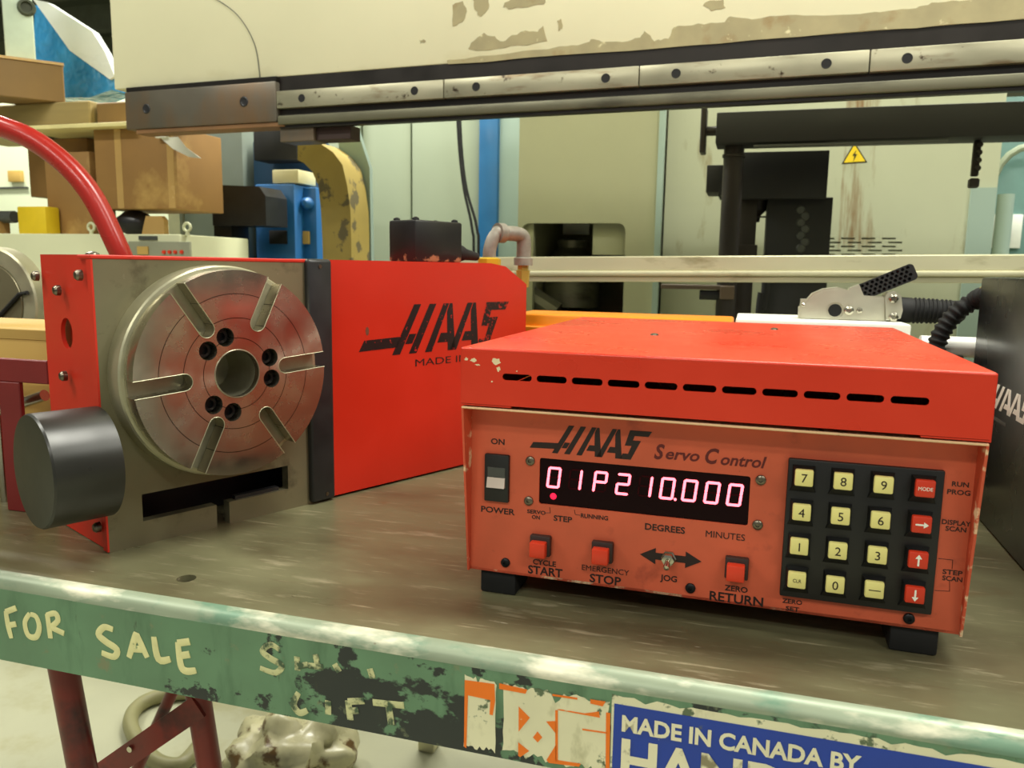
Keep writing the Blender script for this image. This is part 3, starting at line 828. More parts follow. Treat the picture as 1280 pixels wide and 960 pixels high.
# terminal box and fittings on the motor cover
cu_, _ = hx(519, 320, .035)
bw = hx(578, 300, .035)[0] - cu_
bz = RH + (hx(519, 274, .035)[1] - RH)
dv = .055
m_chip2 = m_chip
bm = new(); box(bm, cu_, cu_ + bw, .035, .035 + dv, RH, bz, .003, 2); tb = t.part('terminal_box', bm, M('chipped_black_paint_on_box', S(20, 20, 20), .35, layers=[(S(165, 120, 85), 70, .48, .56, None, [(2, RH + .026, RH + .004)])]), 40, label='chipped black terminal box')
for (du, dv_) in ((.008, .008), (bw - .008, .008), (.008, dv - .008), (bw - .008, dv - .008)):
    bm = new(); lathe(bm, (cu_ + du, .035 + dv_, bz), (0, 0, 1), [(0, .005), (.0025, .0045), (.004, .002), (.004, 0)], 12); t.part('box_screw', bm, m_blackscrew, parent=tb)
g0 = Vector((cu_ + bw, .035 + dv * .45, RH + .016))
bm = new(); lathe(bm, g0, (1, 0, -.12), [(0, .013), (.02, .012), (.03, .0085), (.055, .006), (.06, 0.0)], 20); t.part('cable_gland', bm, m_rubber, parent=tb)
# pipe fittings
fu, _ = hx(612, 320, .06)
bm = new(); lathe(bm, (fu, .06, RH - .002), (0, 0, 1), [(0, .018), (.009, .018), (.011, .012)], 6); pf = t.part('fitting_nut', bm, m_yellowpaint, 20)
uq = hx(654, 330, .045)[0]; zt2 = hx(640, 292, .05)[1]
bm = new(); tube(bm, spline([(fu, .06, RH), (fu, .06, RH + .02), (fu + .006, .058, zt2 - .008), (fu + .016, .056, zt2), (fu + .03, .052, zt2)], 6), [.010] * 16 + [.0115] * 9, 16)
lathe(bm, (fu + .012, .056, zt2), (1, -.15, 0), [(0, .015), (.012, .015), (.013, .012)], 20)
tube(bm, spline([(fu + .026, .052, zt2), (uq - .010, .047, zt2 - .001), (uq, .045, zt2 - .010), (uq, .045, RH + .0)], 6), .0115, 16)
lathe(bm, (uq, .045, RH - .002), (0, 0, 1), [(0, .0148), (.011, .0148), (.0125, .0125)], 20)
t.part('pipe_elbow', bm, m_pipe, 50)
bm = new(); lathe(bm, (uq, .045, RH - .036), (0, 0, 1), [(0, .0085), (.001, .010), (.026, .0115), (.027, .009), (.038, .009)], 6); t.part('brass_plug', bm, m_brass, 20)
# ================================================================== room shell
m_floor = M('pale_concrete', S(184, 184, 156), 0.55, var=0.08, vscale=3, layers=[(S(165, 160, 120), 5, .55, .75), (S(130, 120, 90), 30, .70, .78)])
m_wall = M('shop_wall_paint', S(150, 155, 130), 0.7, var=0.06, vscale=1.5)
m_roof = M('dark_roof_deck', S(110, 115, 102), 0.8, var=0.1)
m_fixture = M('white_fixture', S(225, 225, 215), 0.5)
def struct(name, bm, mat, label):
    o = finish(bm, name, mat, None, (0, 0, 0), 35); o['kind'] = 'structure'; o['label'] = label; return o
def boxw(fr, u0, u1, v0, v1, z0, z1, name, mat, label):
    bm = new(); box(bm, u0, u1, v0, v1, z0, z1)
    o = struct(name, bm, mat, label); o.location = fr.o; o.rotation_euler = (0, 0, fr.yaw); return o
boxw(FT, -9, 7, -3.5, 9.2, -Z0 - .1, -Z0, 'floor', m_floor, 'pale concrete shop floor')
boxw(FT, -9, 7, 9.0, 9.2, -Z0, 3.2, 'wall_back', m_wall, 'grey-green far wall of the shop')
boxw(FT, -9.2, -9, -3.5, 9.2, -Z0, 3.2, 'wall_left', m_wall, 'grey-green side wall of the shop')
boxw(FT, -9.2, 7, -3.5, 9.2, 3.2, 3.3, 'ceiling', m_roof, 'dark roof deck of the shop')
for k in range(7):
    boxw(FT, -9, 7, 1.6 + k * 1.05, 1.72 + k * 1.05, 2.92, 3.2, 'trim_%d' % (k + 1), M('dark_roof_beam', S(140, 144, 130), .6), 'dark steel roof beam')
for (lx, ly) in LIGHT_POS:
    p = Vector((lx, ly, 0)); u, v = p.dot(FT.U), p.dot(FT.V)
    z = LIGHT_Z - Z0
    tt = Thing('ceiling_light', 'long white ceiling lamp hung above the shop floor', 'ceiling light', FT, (u, v, z), group='ceiling lamps of the shop')
    bm = new(); box(bm, u - .78, u + .78, v - .17, v + .17, z, z + .05, .01, 1); tt.part('housing', bm, m_fixture)
    for s in (-.55, .55):
        bm = new(); cyl(bm, (u + s, v, z + .05), (u + s, v, 3.2), .006, seg=8); tt.part('hanger_rod', bm, m_fixture)

# ================================================================== big machine with the linear rail
FM = Frame(0, 0, -0.345)
BV = 1.75
mp_ = lambda x, y, v=BV: FM.on_v(x, y, v)
uL = mp_(140, 60)[0]
zc0 = (mp_(155, 111)[1] + mp_(1280, 24)[1]) / 2           # underside of the cream casting
UR = 2.6
m_cream = M('flaking_cream_paint', S(236, 232, 196), 0.5, var=0.03, vscale=3,
            layers=[(S(200, 190, 140), 4, .46, .8, (.6, 1, 1), [(2, zc0 + .12, zc0)]), (S(150, 140, 110), 60, .72, .76)])
m_bare = M('bare_primer', S(160, 150, 112), 0.6, var=0.12, vscale=16, layers=[(S(140, 112, 66), 14, .56, .75), (S(212, 204, 160), 30, .62, .68)])
t = Thing('machine_crossbeam', 'big cream machine beam with flaking paint carrying a dark linear rail', 'machine', FM, (UR - .3, BV + .2, -Z0))
bm = new(); box(bm, uL, UR, BV, BV + .30, zc0, zc0 + .62, .004, 2)
cast = finish(bm, 'beam_casting', m_cream, t.o, (0, 0, 0), 35)
cast.location = (-(UR - .3), -(BV + .2), Z0)              # keeps the frame's own coordinates
cast['label'] = 'cream beam casting with flaked paint along its lower edge'
bm = new(); box(bm, UR - .4, UR, BV + .02, BV + .3, -Z0, zc0 + .01, .01, 2); t.part('column', bm, m_cream)
def flake(pts, seed, amp=1.6, sub=5):
    """ragged patch where the paint has come away; corners given in the beam's face"""
    rnd = random.Random(seed); out = []
    for k in range(len(pts)):
        (x0, y0), (x1, y1) = pts[k], pts[(k + 1) % len(pts)]
        for i_ in range(sub):
            f = i_ / sub
            out.append(mp_(x0 + (x1 - x0) * f + rnd.uniform(-amp, amp), y0 + (y1 - y0) * f + rnd.uniform(-amp, amp)))
    bm = new(); plate(bm, out, [], .0006, MX((0, BV - .0002, 0), (1, 0, 0), (0, 0, 1)))
    return t.part('bare_patch', bm, m_bare, 30, parent=None)
for k, pl in enumerate((
    [(565, 6), (578, 2), (584, 14), (578, 26), (566, 34)], [(592, -3), (612, -3), (610, 12), (600, 22), (594, 12)], [(628, 8), (640, -3), (682, -4), (680, 6), (660, 8), (640, 12)],
    [(697, 26), (703, 24), (702, 36), (698, 38)], [(586, 62), (592, 50), (606, 42), (618, 46), (628, 53), (640, 45), (656, 38), (672, 40), (680, 32), (683, 52), (660, 56), (640, 58), (612, 63)],
    [(524, 50), (530, 49), (532, 53), (526, 54)], [(878, 6), (888, 0), (904, 0), (906, 10), (890, 13)])):
    flake(pl, k, 1.2, 3)
low = [(560, 76), (640, 66), (700, 59), (730, 55), (742, 48), (756, 53), (778, 52), (800, 47), (806, 39), (818, 51), (836, 48), (842, 34), (872, 30), (905, 29), (912, 21), (940, 24), (985, 18), (1030, 20), (1075, 17), (1110, 14), (1145, 10), (1165, 4), (1200, 1), (1245, -6), (1330, -14)]
top = [(x, y) for x, y in low]; bot = [(1330, 19.5), (1280, 23.5), (1100, 38), (900, 54), (750, 66), (560, 80.5)]
flake(top + bot, 31, 1.0, 4)
m_railseat = M('oily_black_steel', S(38, 34, 30), 0.4, 0.4, var=0.2, vscale=12)
m_rail = M('rail_steel', S(176, 172, 146), 0.35, 0.5, var=0.15, vscale=14, stretch=(.4, 1, 1), layers=[(S(112, 82, 46), 14, .54, .72, (.4, 1, 2)), (S(70, 56, 40), 40, .64, .72)])
m_lower = M('greased_steel', S(112, 110, 90), 0.4, 0.4, var=0.2, vscale=10, stretch=(.3, 1, 1), layers=[(S(46, 42, 36), 12, .5, .7, (.2, 1, 1))])
uB1 = mp_(346, 130)[0]
def zat(y155, y1280): return (mp_(345, y155)[1] + mp_(1280, y1280)[1]) / 2
zr1, zr0 = zat(115, 51), zat(137, 80)             # the bright rail
zl1, zl0 = zat(147, 91), zat(159, 106)            # the lower guide strip
bm = new(); box(bm, uB1 - .02, UR, BV + .002, BV + .03, zl0 + .004, zc0); t.part('rail_seat', bm, m_railseat)
seams = [mp_(x, 100)[0] for x in (348, 557, 800, 1085, 1420)]
for a, b in zip(seams, seams[1:]):
    bm = new(); box(bm, a + .001, b - .001, BV - .012, BV + .013, zr0, zr1, .002, 2)
    rl = t.part('linear_rail', bm, m_rail)
    for x, y in ((377, 124), (518, 117), (595, 111), (757, 98), (845, 93), (1033, 80), (1134, 74), (1345, 60)):
        u = mp_(x, y, BV - .012)[0]
        if a < u < b:
            bm = new(); lathe(bm, (u, BV - .0122, (zr0 + zr1) / 2), (0, 1, 0), [(0, .0098), (-.0004, .0090), (.0002, .0072), (.0002, 0)], 18); t.part('rail_hole_shade', bm, m_rubber, parent=rl)  # black disc stands for the shade inside a counterbored hole
bm = new(); box(bm, uB1 + .01, UR, BV - .014, BV + .02, zl0, zl1, .004, 2); t.part('lower_guide', bm, m_lower)
bm = new(); box(bm, uB1 + .01, UR, BV - .006, BV + .012, zl0 - .008, zl0, .001, 1); t.part('lower_strip', bm, m_railseat)
# bearing block at the end
m_block = M('grey_brown_block', S(104, 98, 86), 0.42, 0.3, var=0.12, vscale=6, layers=[(S(120, 92, 62), 6, .5, .75, (1, 1, .5)), (S(175, 140, 90), 45, .72, .75)])
DB = BV - .014
ub0, ub1 = mp_(156, 135, DB)[0], mp_(345, 130, DB)[0]
zb0 = (mp_(180, 163, DB)[1] + mp_(345, 150, DB)[1]) / 2
bm = new(); box(bm, ub0, ub1, DB, BV + .06, zb0, zc0 - .012, .004, 2); blk = t.part('bearing_block', bm, m_block, label='grey-brown bearing block with two socket screws')
bm = new(); box(bm, ub0 + .004, ub1, DB + .004, BV + .06, zc0 - .0125, zc0 - .0005); t.part('block_seal', bm, m_railseat)
for (x, y) in ((183, 136), (305, 127)):
    u, z = mp_(x, y, DB); bm = new(); lathe(bm, (u, DB - .0005, z), (0, -1, 0), [(0, .013), (.0005, .0125), (.001, .010), (.0002, .0085), (.0002, .005), (-.001, .004), (-.001, 0)], 18); t.part('block_screw', bm, m_castdark, parent=blk)
bm = new(); box(bm, ub0 + .03, ub1 + .02, DB + .004, BV + .04, zb0 - .012, zb0, .002, 1); t.part('wiper_strip', bm, M('rusty_strip', S(128, 92, 56), .6, var=.2))
ux0, ux1 = mp_(350, 170)[0], mp_(435, 170)[0]
zx = zl0 - .008
bm = new(); box(bm, ux0, ux0 + (ux1 - ux0) * .5, BV + .0, BV + .06, zx - .032, zx + .004, .002, 1); t.part('stop_bracket', bm, m_block)
bm = new(); box(bm, ux0 + (ux1 - ux0) * .5, ux1, BV + .012, BV + .06, zx - .03, zx + .004, .002, 1); t.part('stop_pad', bm, M('brown_pad', S(58, 40, 34), .6))
# thin wire drooping over the casting
bm = new(); tube(bm, spline([(*(lambda q: (q[0], BV - .002, q[1]))(mp_(x, y, BV - .002)),) for x, y in ((262, -6), (296, 18), (318, 55), (325, 98))], 8), .0010, 6); t.part('thin_wire', bm, m_dkgrey)
fp_ = lambda x, y, v: FT.on_v(x, y, v)

# ================================================================== things behind, right half
def bthing(name, label, cat, x, v, base=-Z0, group=None):
    return Thing(name, label, cat, FT, (fp_(x, 330, v)[0], v, base), group)
def pbox(t, name, x0, y0, x1, y1, v, d, mat, bev=.002, parent=None, to_floor=False, label=None, z0=None):
    (ua, za), (ub, zb) = fp_(x0, y0, v), fp_(x1, y1, v)
    (_, zc), (_, zd) = fp_(x1, y0, v), fp_(x0, y1, v)
    zt, zb = (za + zc) / 2, (zb + zd) / 2
    if to_floor: zb = -Z0
    if z0 is not None: zb = z0
    bm = new(); box(bm, ua, ub, v, v + d, zb, zt, bev, 2)
    return t.part(name, bm, mat, 40, parent, label)
# aluminium rail, very slightly tilted
m_alu = M('dull_aluminium', S(206, 202, 168), 0.45, 0.45, var=0.08, vscale=10, stretch=(.2, 1, 1), layers=[(S(140, 132, 92), 16, .58, .75, (.4, 1, 1))])
RV = 1.60
u0 = fp_(490, 335, RV)[0]; u1 = fp_(1420, 335, RV)[0]
zt = fp_(660, 321, RV)[1]; zb = fp_(660, 352, RV)[1]; hgt = zt - zb
slope = ((fp_(1280, 322, RV)[1] + fp_(1280, 350, RV)[1]) - (zt + zb)) / 2 / (fp_(1280, 335, RV)[0] - fp_(660, 335, RV)[0])
um = fp_(660, 335, RV)[0]
t = Thing('aluminium_rail', 'long dull aluminium extrusion on posts running behind the bench', 'rail', FT, (um, RV, -Z0))
def sl(bm):
    for v in bm.verts: v.co.z += (v.co.x - um) * slope
    return bm
bm = new(); box(bm, u0, u1, RV, RV + .05, zt - hgt * .58, zt, .002, 1); box(bm, u0, u1, RV + .012, RV + .05, zb + hgt * .2, zt - hgt * .57)
box(bm, u0, u1, RV - .004, RV + .05, zt - hgt * .78, zt - hgt * .56, .003, 2)
box(bm, u0, u1, RV + .002, RV + .05, zb, zb + hgt * .22, .001, 1); t.part('extrusion', sl(bm), m_alu, 40)
for x in (530, 1395):
    u = fp_(x, 340, RV)[0]; bm = new(); box(bm, u - .02, u + .02, RV + .01, RV + .05, -Z0, zb + (u - um) * slope + .002, .002, 1); t.part('post', bm, m_alu)
# pale cabinet doors
m_pale = M('pale_green_grey_sheet', S(142, 152, 130), 0.45, var=0.04, vscale=2)
m_pale2 = M('pale_aqua_grey_sheet', S(150, 170, 160), 0.45, var=0.04, vscale=2)
m_olive = M('cream_olive_sheet', S(158, 158, 126), 0.4, var=0.03, vscale=2)
m_panel2 = M('stained_pale_sheet', S(190, 192, 150), 0.42, var=0.04, vscale=2)
m_bluep = M('blue_post_paint', S(20, 92, 140), 0.45)
t = bthing('pale_cabinet', 'pale green-grey sheet-metal cabinet with a blue edge post', 'cabinet', 540, 3.3)
pbox(t, 'door', 400, 120, 452, 560, 3.30, .5, m_pale, to_floor=True); pbox(t, 'door', 453, 100, 514, 560, 3.32, .5, m_pale, to_floor=True); pbox(t, 'door', 515, 100, 599, 560, 3.31, .5, m_pale, to_floor=True)
pbox(t, 'edge_post', 600, 60, 617, 560, 3.27, .06, m_bluep, to_floor=True); pbox(t, 'side_panel', 618, 60, 650, 560, 3.30, .5, m_pale2, to_floor=True)
for k, (xa, xb) in enumerate(((571, 590), (574, 596))):
    c = Thing('hanging_cable', ('thin black cable hanging against the pale cabinet door, the farther from the blue post', 'thin black cable hanging right beside the blue post')[k], 'cable', FT, (fp_(xb, 300, 3.2 - k * .06)[0], 3.2 - k * .06, -Z0), group='cables by the blue post')
    pts = [(*(lambda q: (q[0], 3.2 - k * .06, q[1]))(fp_(x, y, 3.2 - k * .06)),) for x, y in ((xa, 20), (xa + 1, 150), (xa + 8, 230), (xb, 285), (xb + 2, 340))]
    pts.append((pts[-1][0], 3.2 - k * .06, -Z0 + .008))
    bm = new(); tube(bm, spline(pts, 6), .006, 8); c.part('cord', bm, m_rubber, 60)
# cream machine with window opening
CV = 3.0
t = bthing('enclosed_machine', 'cream-olive machine enclosure with a square viewing opening', 'machine', 735, CV)
(ea, ez1), (eb, ez0) = fp_(647, 40, CV), fp_(822, 560, CV)
(wa, wz1), (wb, wz0) = fp_(652, 279, CV), fp_(778, 400, CV)
(ea, _), (eb, _) = fp_(647, 300, CV), fp_(822, 300, CV)
wr = rrect(wa, wb, wz0 - .02, wz1, .03, 5)
bm = new(); plate(bm, [(ea, -Z0), (eb, -Z0), (eb, ez1), (ea, ez1)], [wr], .02, MX((0, CV + .02, 0), (1, 0, 0), (0, 0, 1))); t.part('front_sheet', bm, m_olive, 30)
for a in (ea, eb - .015): 
    bm = new(); box(bm, a, a + .015, CV + .02, CV + .9, -Z0, ez1); t.part('side_sheet', bm, m_olive)
bm = new(); box(bm, ea, eb, CV + .88, CV + .9, -Z0, ez1); t.part('back_sheet', bm, m_olive)
bm = new(); box(bm, ea, eb, CV + .02, CV + .9, ez1, ez1 + .015); t.part('added_top_sheet', bm, m_olive)  # added roof, out of view, keeps lamp light out of the enclosure
bm = new(); box(bm, wa - .01, wa + (wb - wa) * .10, CV + .03, CV + .06, wz0 - .02, wz1 + .02); t.part('inner_jamb', bm, m_olive)
uq = fp_(737, 330, CV)[0]
bm = new(); box(bm, uq, wb + .02, CV + .05, CV + .07, fp_(740, 318, CV)[1], wz1 + .02); t.part('inner_panel', bm, m_olive)
bm = new(); (sa, sz), (sb, sz2) = fp_(704, 279, CV + .5), fp_(736, 293, CV + .5)
box(bm, sa, sb, CV + .5, CV + .52, sz2, sz); t.part('inner_pale_slab', bm, M('pale_slab_paint', S(225, 232, 222), .4))  # plain pale slab inside the enclosure
bm = new(); pz = fp_(715, 310, CV + .4); lathe(bm, (pz[0], CV + .4, pz[1] - .25), (0, 0, 1), [(0, .13), (.18, .12), (.24, .07), (.25, .06), (.28, .065), (.29, .04)], 24); t.part('spindle_nose', bm, m_lower)
bm = new(); q0, q1 = fp_(652, 372, CV + .1), fp_(694, 392, CV + .1); tube(bm, [(q0[0] - .05, CV + .12, q0[1] + .05), (q1[0], CV + .12, q1[1])], .045, 10); t.part('chip_chute', bm, m_lower)
bm = new(); box(bm, ea + .02, eb - .02, CV + .05, CV + .85, fp_(700, 397, CV + .2)[1] - .12, fp_(700, 397, CV + .2)[1] - .05); t.part('machine_bed', bm, m_railseat)
(sa, _), (sb, _) = fp_(818, 300, CV - .02), fp_(825, 300, CV - .02)
bm = new(); box(bm, sa, sb, CV - .02, CV + .02, -Z0, ez1); t.part('edge_strip', bm, m_pale2)
# second panel
QV = 3.12
t = bthing('stained_cabinet', 'pale sheet cabinet with brown oil runs, vent slots and a yellow warning triangle', 'cabinet', 1030, QV)
(pa, _), (pb, _) = fp_(829, 300, QV), fp_(1240, 300, QV); pz1 = fp_(1000, 20, QV)[1]
su = (fp_(1046, 300, QV)[0] - t.org[0], fp_(1085, 300, QV)[0] - t.org[0]); 
m_stain = M('oil_stained_sheet', S(180, 184, 158), 0.42, var=0.04, vscale=2,
    layers=[(S(128, 96, 54), 6, .42, .62, (5, 1, .5), [(0, su[0] - .10, su[0] + .02), (0, su[1] + .12, su[1] - .02), (2, Z0 + fp_(1060, 335, QV)[1] - .1, Z0 + fp_(1060, 300, QV)[1])]),
            (S(135, 120, 80), 5, .58, .75, (2, 1, .6))])
# sheet with real vent slots
vents = []
for r in range(5):
    for c in range(4):
        x0 = 1026 + c * 25.5 + (8 if r % 2 else 0); y0 = 297 + r * 5
        (ua, za), (ub, zb) = fp_(x0, y0, QV), fp_(x0 + 17, y0 + 2.2, QV)
        vents.append([(ua, zb), (ub, zb), (ub, za), (ua, za)])
bm = new(); plate(bm, [(pa, -Z0), (pb, -Z0), (pb, pz1), (pa, pz1)], vents, .012, MX((0, QV + .012, 0), (1, 0, 0), (0, 0, 1))); t.part('front_sheet', bm, m_stain, 30)
bm = new(); box(bm, pa, pb, QV + .06, QV + .6, -Z0, pz1 - .01); t.part('inner_box', bm, m_panel2)
bm = new(); box(bm, pb - .02, pb, QV + .0125, QV + .62, -Z0, pz1); t.part('side_sheet', bm, m_panel2)
bm = new(); (ga, _), (gb, _) = fp_(1208, 300, QV - .01), fp_(1240, 300, QV - .01); box(bm, ga, gb, QV - .012, QV, -Z0, fp_(1220, 235, QV)[1]); t.part('door_strip', bm, m_pale2)
tri = [fp_(1052, 205, QV), fp_(1084, 203, QV), fp_(1068, 178, QV)]
MQ = lambda d: MX((0, QV - d, 0), (1, 0, 0), (0, 0, 1))
bm = new(); plate(bm, tri, [], .002, MQ(.0005)); sg = t.part('warning_sign', bm, m_rubber, label='yellow triangular high voltage sign')
cx = sum(p[0] for p in tri) / 3; cz = sum(p[1] for p in tri) / 3
bm = new(); plate(bm, [(cx + (p[0] - cx) * .84, cz + (p[1] - cz) * .84) for p in tri], [], .001, MQ(.003)); t.part('yellow_field', bm, M('warning_yellow', S(238, 205, 20), .4, var=.03), parent=sg)
k = .022
bm = new(); plate(bm, [(cx + a * k, cz + b * k) for a, b in ((.25, 1.0), (-.35, .05), (.0, .05), (-.15, -.95), (.35, .3), (.02, .3))], [], .001, MQ(.0042)); t.part('lightning_bolt', bm, m_rubber, parent=sg)
# black gantry
m_blk = M('matt_black_machine', S(26, 26, 25), 0.6, var=0.15, vscale=6)
m_postm = M('brown_black_post', S(40, 34, 28), 0.45, 0.2)
GV = 2.35
gantry = t = bthing('black_gantry', 'matt black gantry arm on a round post with a hand wheel', 'machine arm', 917, GV)
(a0_, z1_), (a1_, _) = fp_(896, 142, GV), fp_(1330, 140, GV); 
zt_ = (fp_(896, 143, GV)[1] + fp_(1280, 123, GV)[1]) / 2; zb_ = (fp_(945, 178, GV)[1] + fp_(1280, 169, GV)[1]) / 2
bm = new(); box(bm, a0_, 1.9, GV, GV + .12, zb_, zt_, .004, 2); t.part('arm', bm, m_blk)
bm = new(); box(bm, 1.75, 1.9, GV + .01, GV + .11, -Z0, zb_); t.part('end_column', bm, m_blk)
pbox(t, 'arm_strip', 942, 178, 1185, 181, GV + .004, .02, m_dkgrey, .001)
pu = fp_(917, 200, GV + .06)[0]
bm = new(); cyl(bm, (pu, GV + .06, -Z0), (pu, GV + .06, zb_ + .01), fp_(927, 250, GV + .06)[0] - pu, seg=20)
lathe(bm, (pu, GV + .06, zb_ - .035), (0, 0, 1), [(0, .022), (.004, .032), (.012, .032), (.016, .022)], 20); t.part('post', bm, m_postm, 30)
hz = (zt_ + zb_) / 2; hu_ = a0_
bm = new(); cyl(bm, (hu_, GV + .05, hz), (hu_ - .028, GV + .05, hz), .013, seg=14); box(bm, hu_ - .044, hu_ - .028, GV + .02, GV + .08, hz - .062, hz + .062, .003, 1); t.part('clamp_bar', bm, m_postm)
# black head behind the post
HV = 2.55
t = bthing('black_drill_head', 'square black machine head with a narrow lower housing', 'machine head', 970, HV)
pbox(t, 'motor_box', 928, 189, 1033, 248, HV, .3, m_blk); pbox(t, 'side_box', 884, 206, 928, 240, HV + .02, .15, m_blk)
pbox(t, 'step_block', 898, 236, 940, 245, HV + .02, .15, m_blk)
pbox(t, 'lower_housing', 960, 247, 1029, 420, HV + .03, .25, m_blk, to_floor=True)
pbox(t, 'inner_column', 927, 245, 937, 420, HV + .03, .05, m_postm, to_floor=True)
pbox(t, 'foot_block', 914, 306, 946, 322, HV - .02, .05, m_postm)
u, z = fp_(947, 250, HV + .05); bm = new(); lathe(bm, (u, HV + .08, z + .01), (0, 0, -1), [(0, .03), (.04, .028), (.055, .012), (.075, .009), (.076, 0)], 16); t.part('chuck', bm, m_postm)
pbox(t, 'cross_rod', 935, 270, 962, 272, HV + .06, .01, m_postm, .0)
bm = new()
for k in range(7):
    u, z = fp_(1003 + (3 if k % 2 else -2), 262 + k * 8, HV + .028); lathe(bm, (u, HV + .0305, z), (0, -1, 0), [(0, .014), (.006, .010), (.006, 0)], 10)
t.part('chain_cover', bm, m_dkgrey)
t = gantry
bm = new(); (a, z1), (b, z0) = fp_(826, 355, GV + .03), fp_(918, 363, GV + .03); box(bm, a, b, GV + .03, GV + .06, z0, z1, .002, 1); box(bm, fp_(900, 360, GV + .02)[0], b, GV + .02, GV + .09, fp_(900, 374, GV + .02)[1], z1 - .002, .002, 1); t.part('clamp_plate', bm, M('rust_brown', S(82, 66, 48), .6))
bm = new(); q = fp_(885, 369, GV + .03); cyl(bm, (q[0] - .025, GV + .05, q[1]), (q[0] + .05, GV + .05, q[1]), .014, seg=8); t.part('clamp_bolt', bm, m_rubber)
# black cable, lower
c = Thing('power_cable', 'thick black cable bending down beside the black head', 'cable', FT, (fp_(950, 400, 2.5)[0], 2.5, -Z0))
pts = [(*(lambda q: (q[0], 2.5, q[1]))(fp_(x, y, 2.5)),) for x, y in ((958, 330), (957, 360), (953, 385), (948, 400))]; pts.append((pts[-1][0] - .03, 2.5, -Z0 + .014))
bm = new(); tube(bm, spline(pts, 6), .012, 10); c.part('cord', bm, m_rubber, 60)
# pendant at the right, turquoise machine far right
t = Thing('hanging_chain_hook', 'short black tool hanging from the underside of the black arm', 'hook', FT, (fp_(1220, 200, GV + .06)[0], GV + .06, zb_ - .01))
u = fp_(1220, 200, GV + .06)[0]
bm = new(); z1 = zb_; z0 = fp_(1219, 235, GV + .06)[1]
z1 -= .001; box(bm, u - .009, u + .009, GV + .055, GV + .07, z0 + .03, z1, .003, 1); box(bm, u - .012, u + .012, GV + .05, GV + .075, z0, z0 + .025, .004, 1)
for k in range(4): lathe(bm, (u + .004, GV + .05, z1 - .012 - k * .02), (0, -1, 0), [(0, .008), (.006, .006), (.006, 0)], 10)
t.part('body', bm, m_postm)
t = bthing('turquoise_machine', 'blue-green machine column with a pale vertical tube', 'machine', 1275, 3.6)
pbox(t, 'column', 1238, 120, 1340, 560, 3.7, .3, M('dull_turquoise', S(86, 122, 116), .5), to_floor=True)
pbox(t, 'white_slab', 1236, 268, 1275, 310, 3.68, .03, M('white_sheet', S(236, 240, 232), .5))  # plain white slab in front of the column
u = fp_(1254, 280, 3.6)[0]; bm = new(); cyl(bm, (u, 3.6, -Z0), (u, 3.6, fp_(1254, 243, 3.6)[1]), .03, seg=16); t.part('tube', bm, m_pale2)
bm = new(); q = fp_(1285, 235, 3.6); tube(bm, [(q[0] + .12 * math.cos(a), 3.62, q[1] + .16 * math.sin(a)) for a in [math.pi * i / 10 for i in range(11)]], .014, 8); t.part('guard_hoop', bm, m_pale)

# ================================================================== things on the bench behind the box
TBV = 1.20
zo = FT.on_v(800, 397, TBV)[1]
t = Thing('orange_case', 'long orange ribbed case lying behind the control box', 'case', FT, (fp_(790, 400, TBV)[0], TBV, 0))
m_or = M('orange_plastic', S(240, 140, 24), .4, var=.04)
ua, ub = fp_(640, 400, TBV)[0], fp_(916, 400, TBV)[0]
bm = new(); box(bm, ua, ub, TBV, TBV + .12, 0, zo, .004, 2); box(bm, ua, ub, TBV - .006, TBV + .1, zo - .028, zo - .018, .002, 1); t.part('shell', bm, m_or)
t = Thing('white_carton', 'low white carton behind the control box holding the grip tool', 'box', FT, (fp_(1060, 400, 1.24)[0], 1.24, 0))
ua, ub = fp_(917, 400, 1.24)[0], fp_(1140, 400, 1.24)[0]; zw = fp_(960, 400, 1.24)[1]
bm = new(); box(bm, ua + .003, ub, 1.24, 1.42, 0, zw, .003, 2); t.part('carton_body', bm, M('white_card', S(235, 235, 222), .6, var=.03))
WZ = zw
t = Thing('white_pipe', 'short white plastic pipe lying level beside the black case', 'pipe', FT, (fp_(1200, 440, 1.16)[0], 1.16, 0))
q0, q1 = fp_(1150, 432, 1.16), fp_(1230, 437, 1.16); zp = fp_(1205, 434, 1.16)[1]
bm = new(); cyl(bm, (q0[0], 1.16, zp), (q1[0], 1.16, zp), .0135, seg=24); t.part('pipe', bm, M('white_plastic', S(240, 240, 232), .35, var=.02))
for x in (1160, 1190):
    u = fp_(x, 440, 1.16)[0]; bm = new(); box(bm, u - .012, u + .012, 1.15, 1.17, 0, zp - .012); t.part('pipe_rest', bm, m_castdark)
# grip tool
GT = 1.30
t = Thing('cable_grip_tool', 'silver cast hand tool with black honeycomb lever and ribbed black grip', 'hand tool', FT, (fp_(1060, 400, GT)[0], GT, WZ))
m_cast = M('silver_casting', S(196, 194, 176), 0.38, 0.55, var=0.07, vscale=20)
g = lambda x, y: fp_(x, y, GT)
bm = new()
plate(bm, [g(*p) for p in ((998, 406), (999, 382), (1010, 374), (1016, 367), (1030, 361), (1048, 359), (1062, 363), (1072, 369), (1108, 371), (1108, 404), (1085, 406))], [circle(*g(1044, 388), .0098, 16)], .035, MX((0, GT + .035, 0), (1, 0, 0), (0, 0, 1)))
bmesh.ops.bevel(bm, geom=[e for e in bm.edges if e.is_boundary is False and len(e.link_faces) == 2 and e.calc_face_angle(0) > .6], offset=.003, segments=2, affect='EDGES')
for v in bm.verts: v.co.z = max(v.co.z, WZ + .001)
zmin = WZ + .02
bod = t.part('tool_body', bm, m_cast, 40)
bm = new(); box(bm, g(1000, 400)[0], g(1105, 400)[0], GT + .008, GT + .03, WZ, zmin + .01); t.part('tool_base', bm, m_cast)
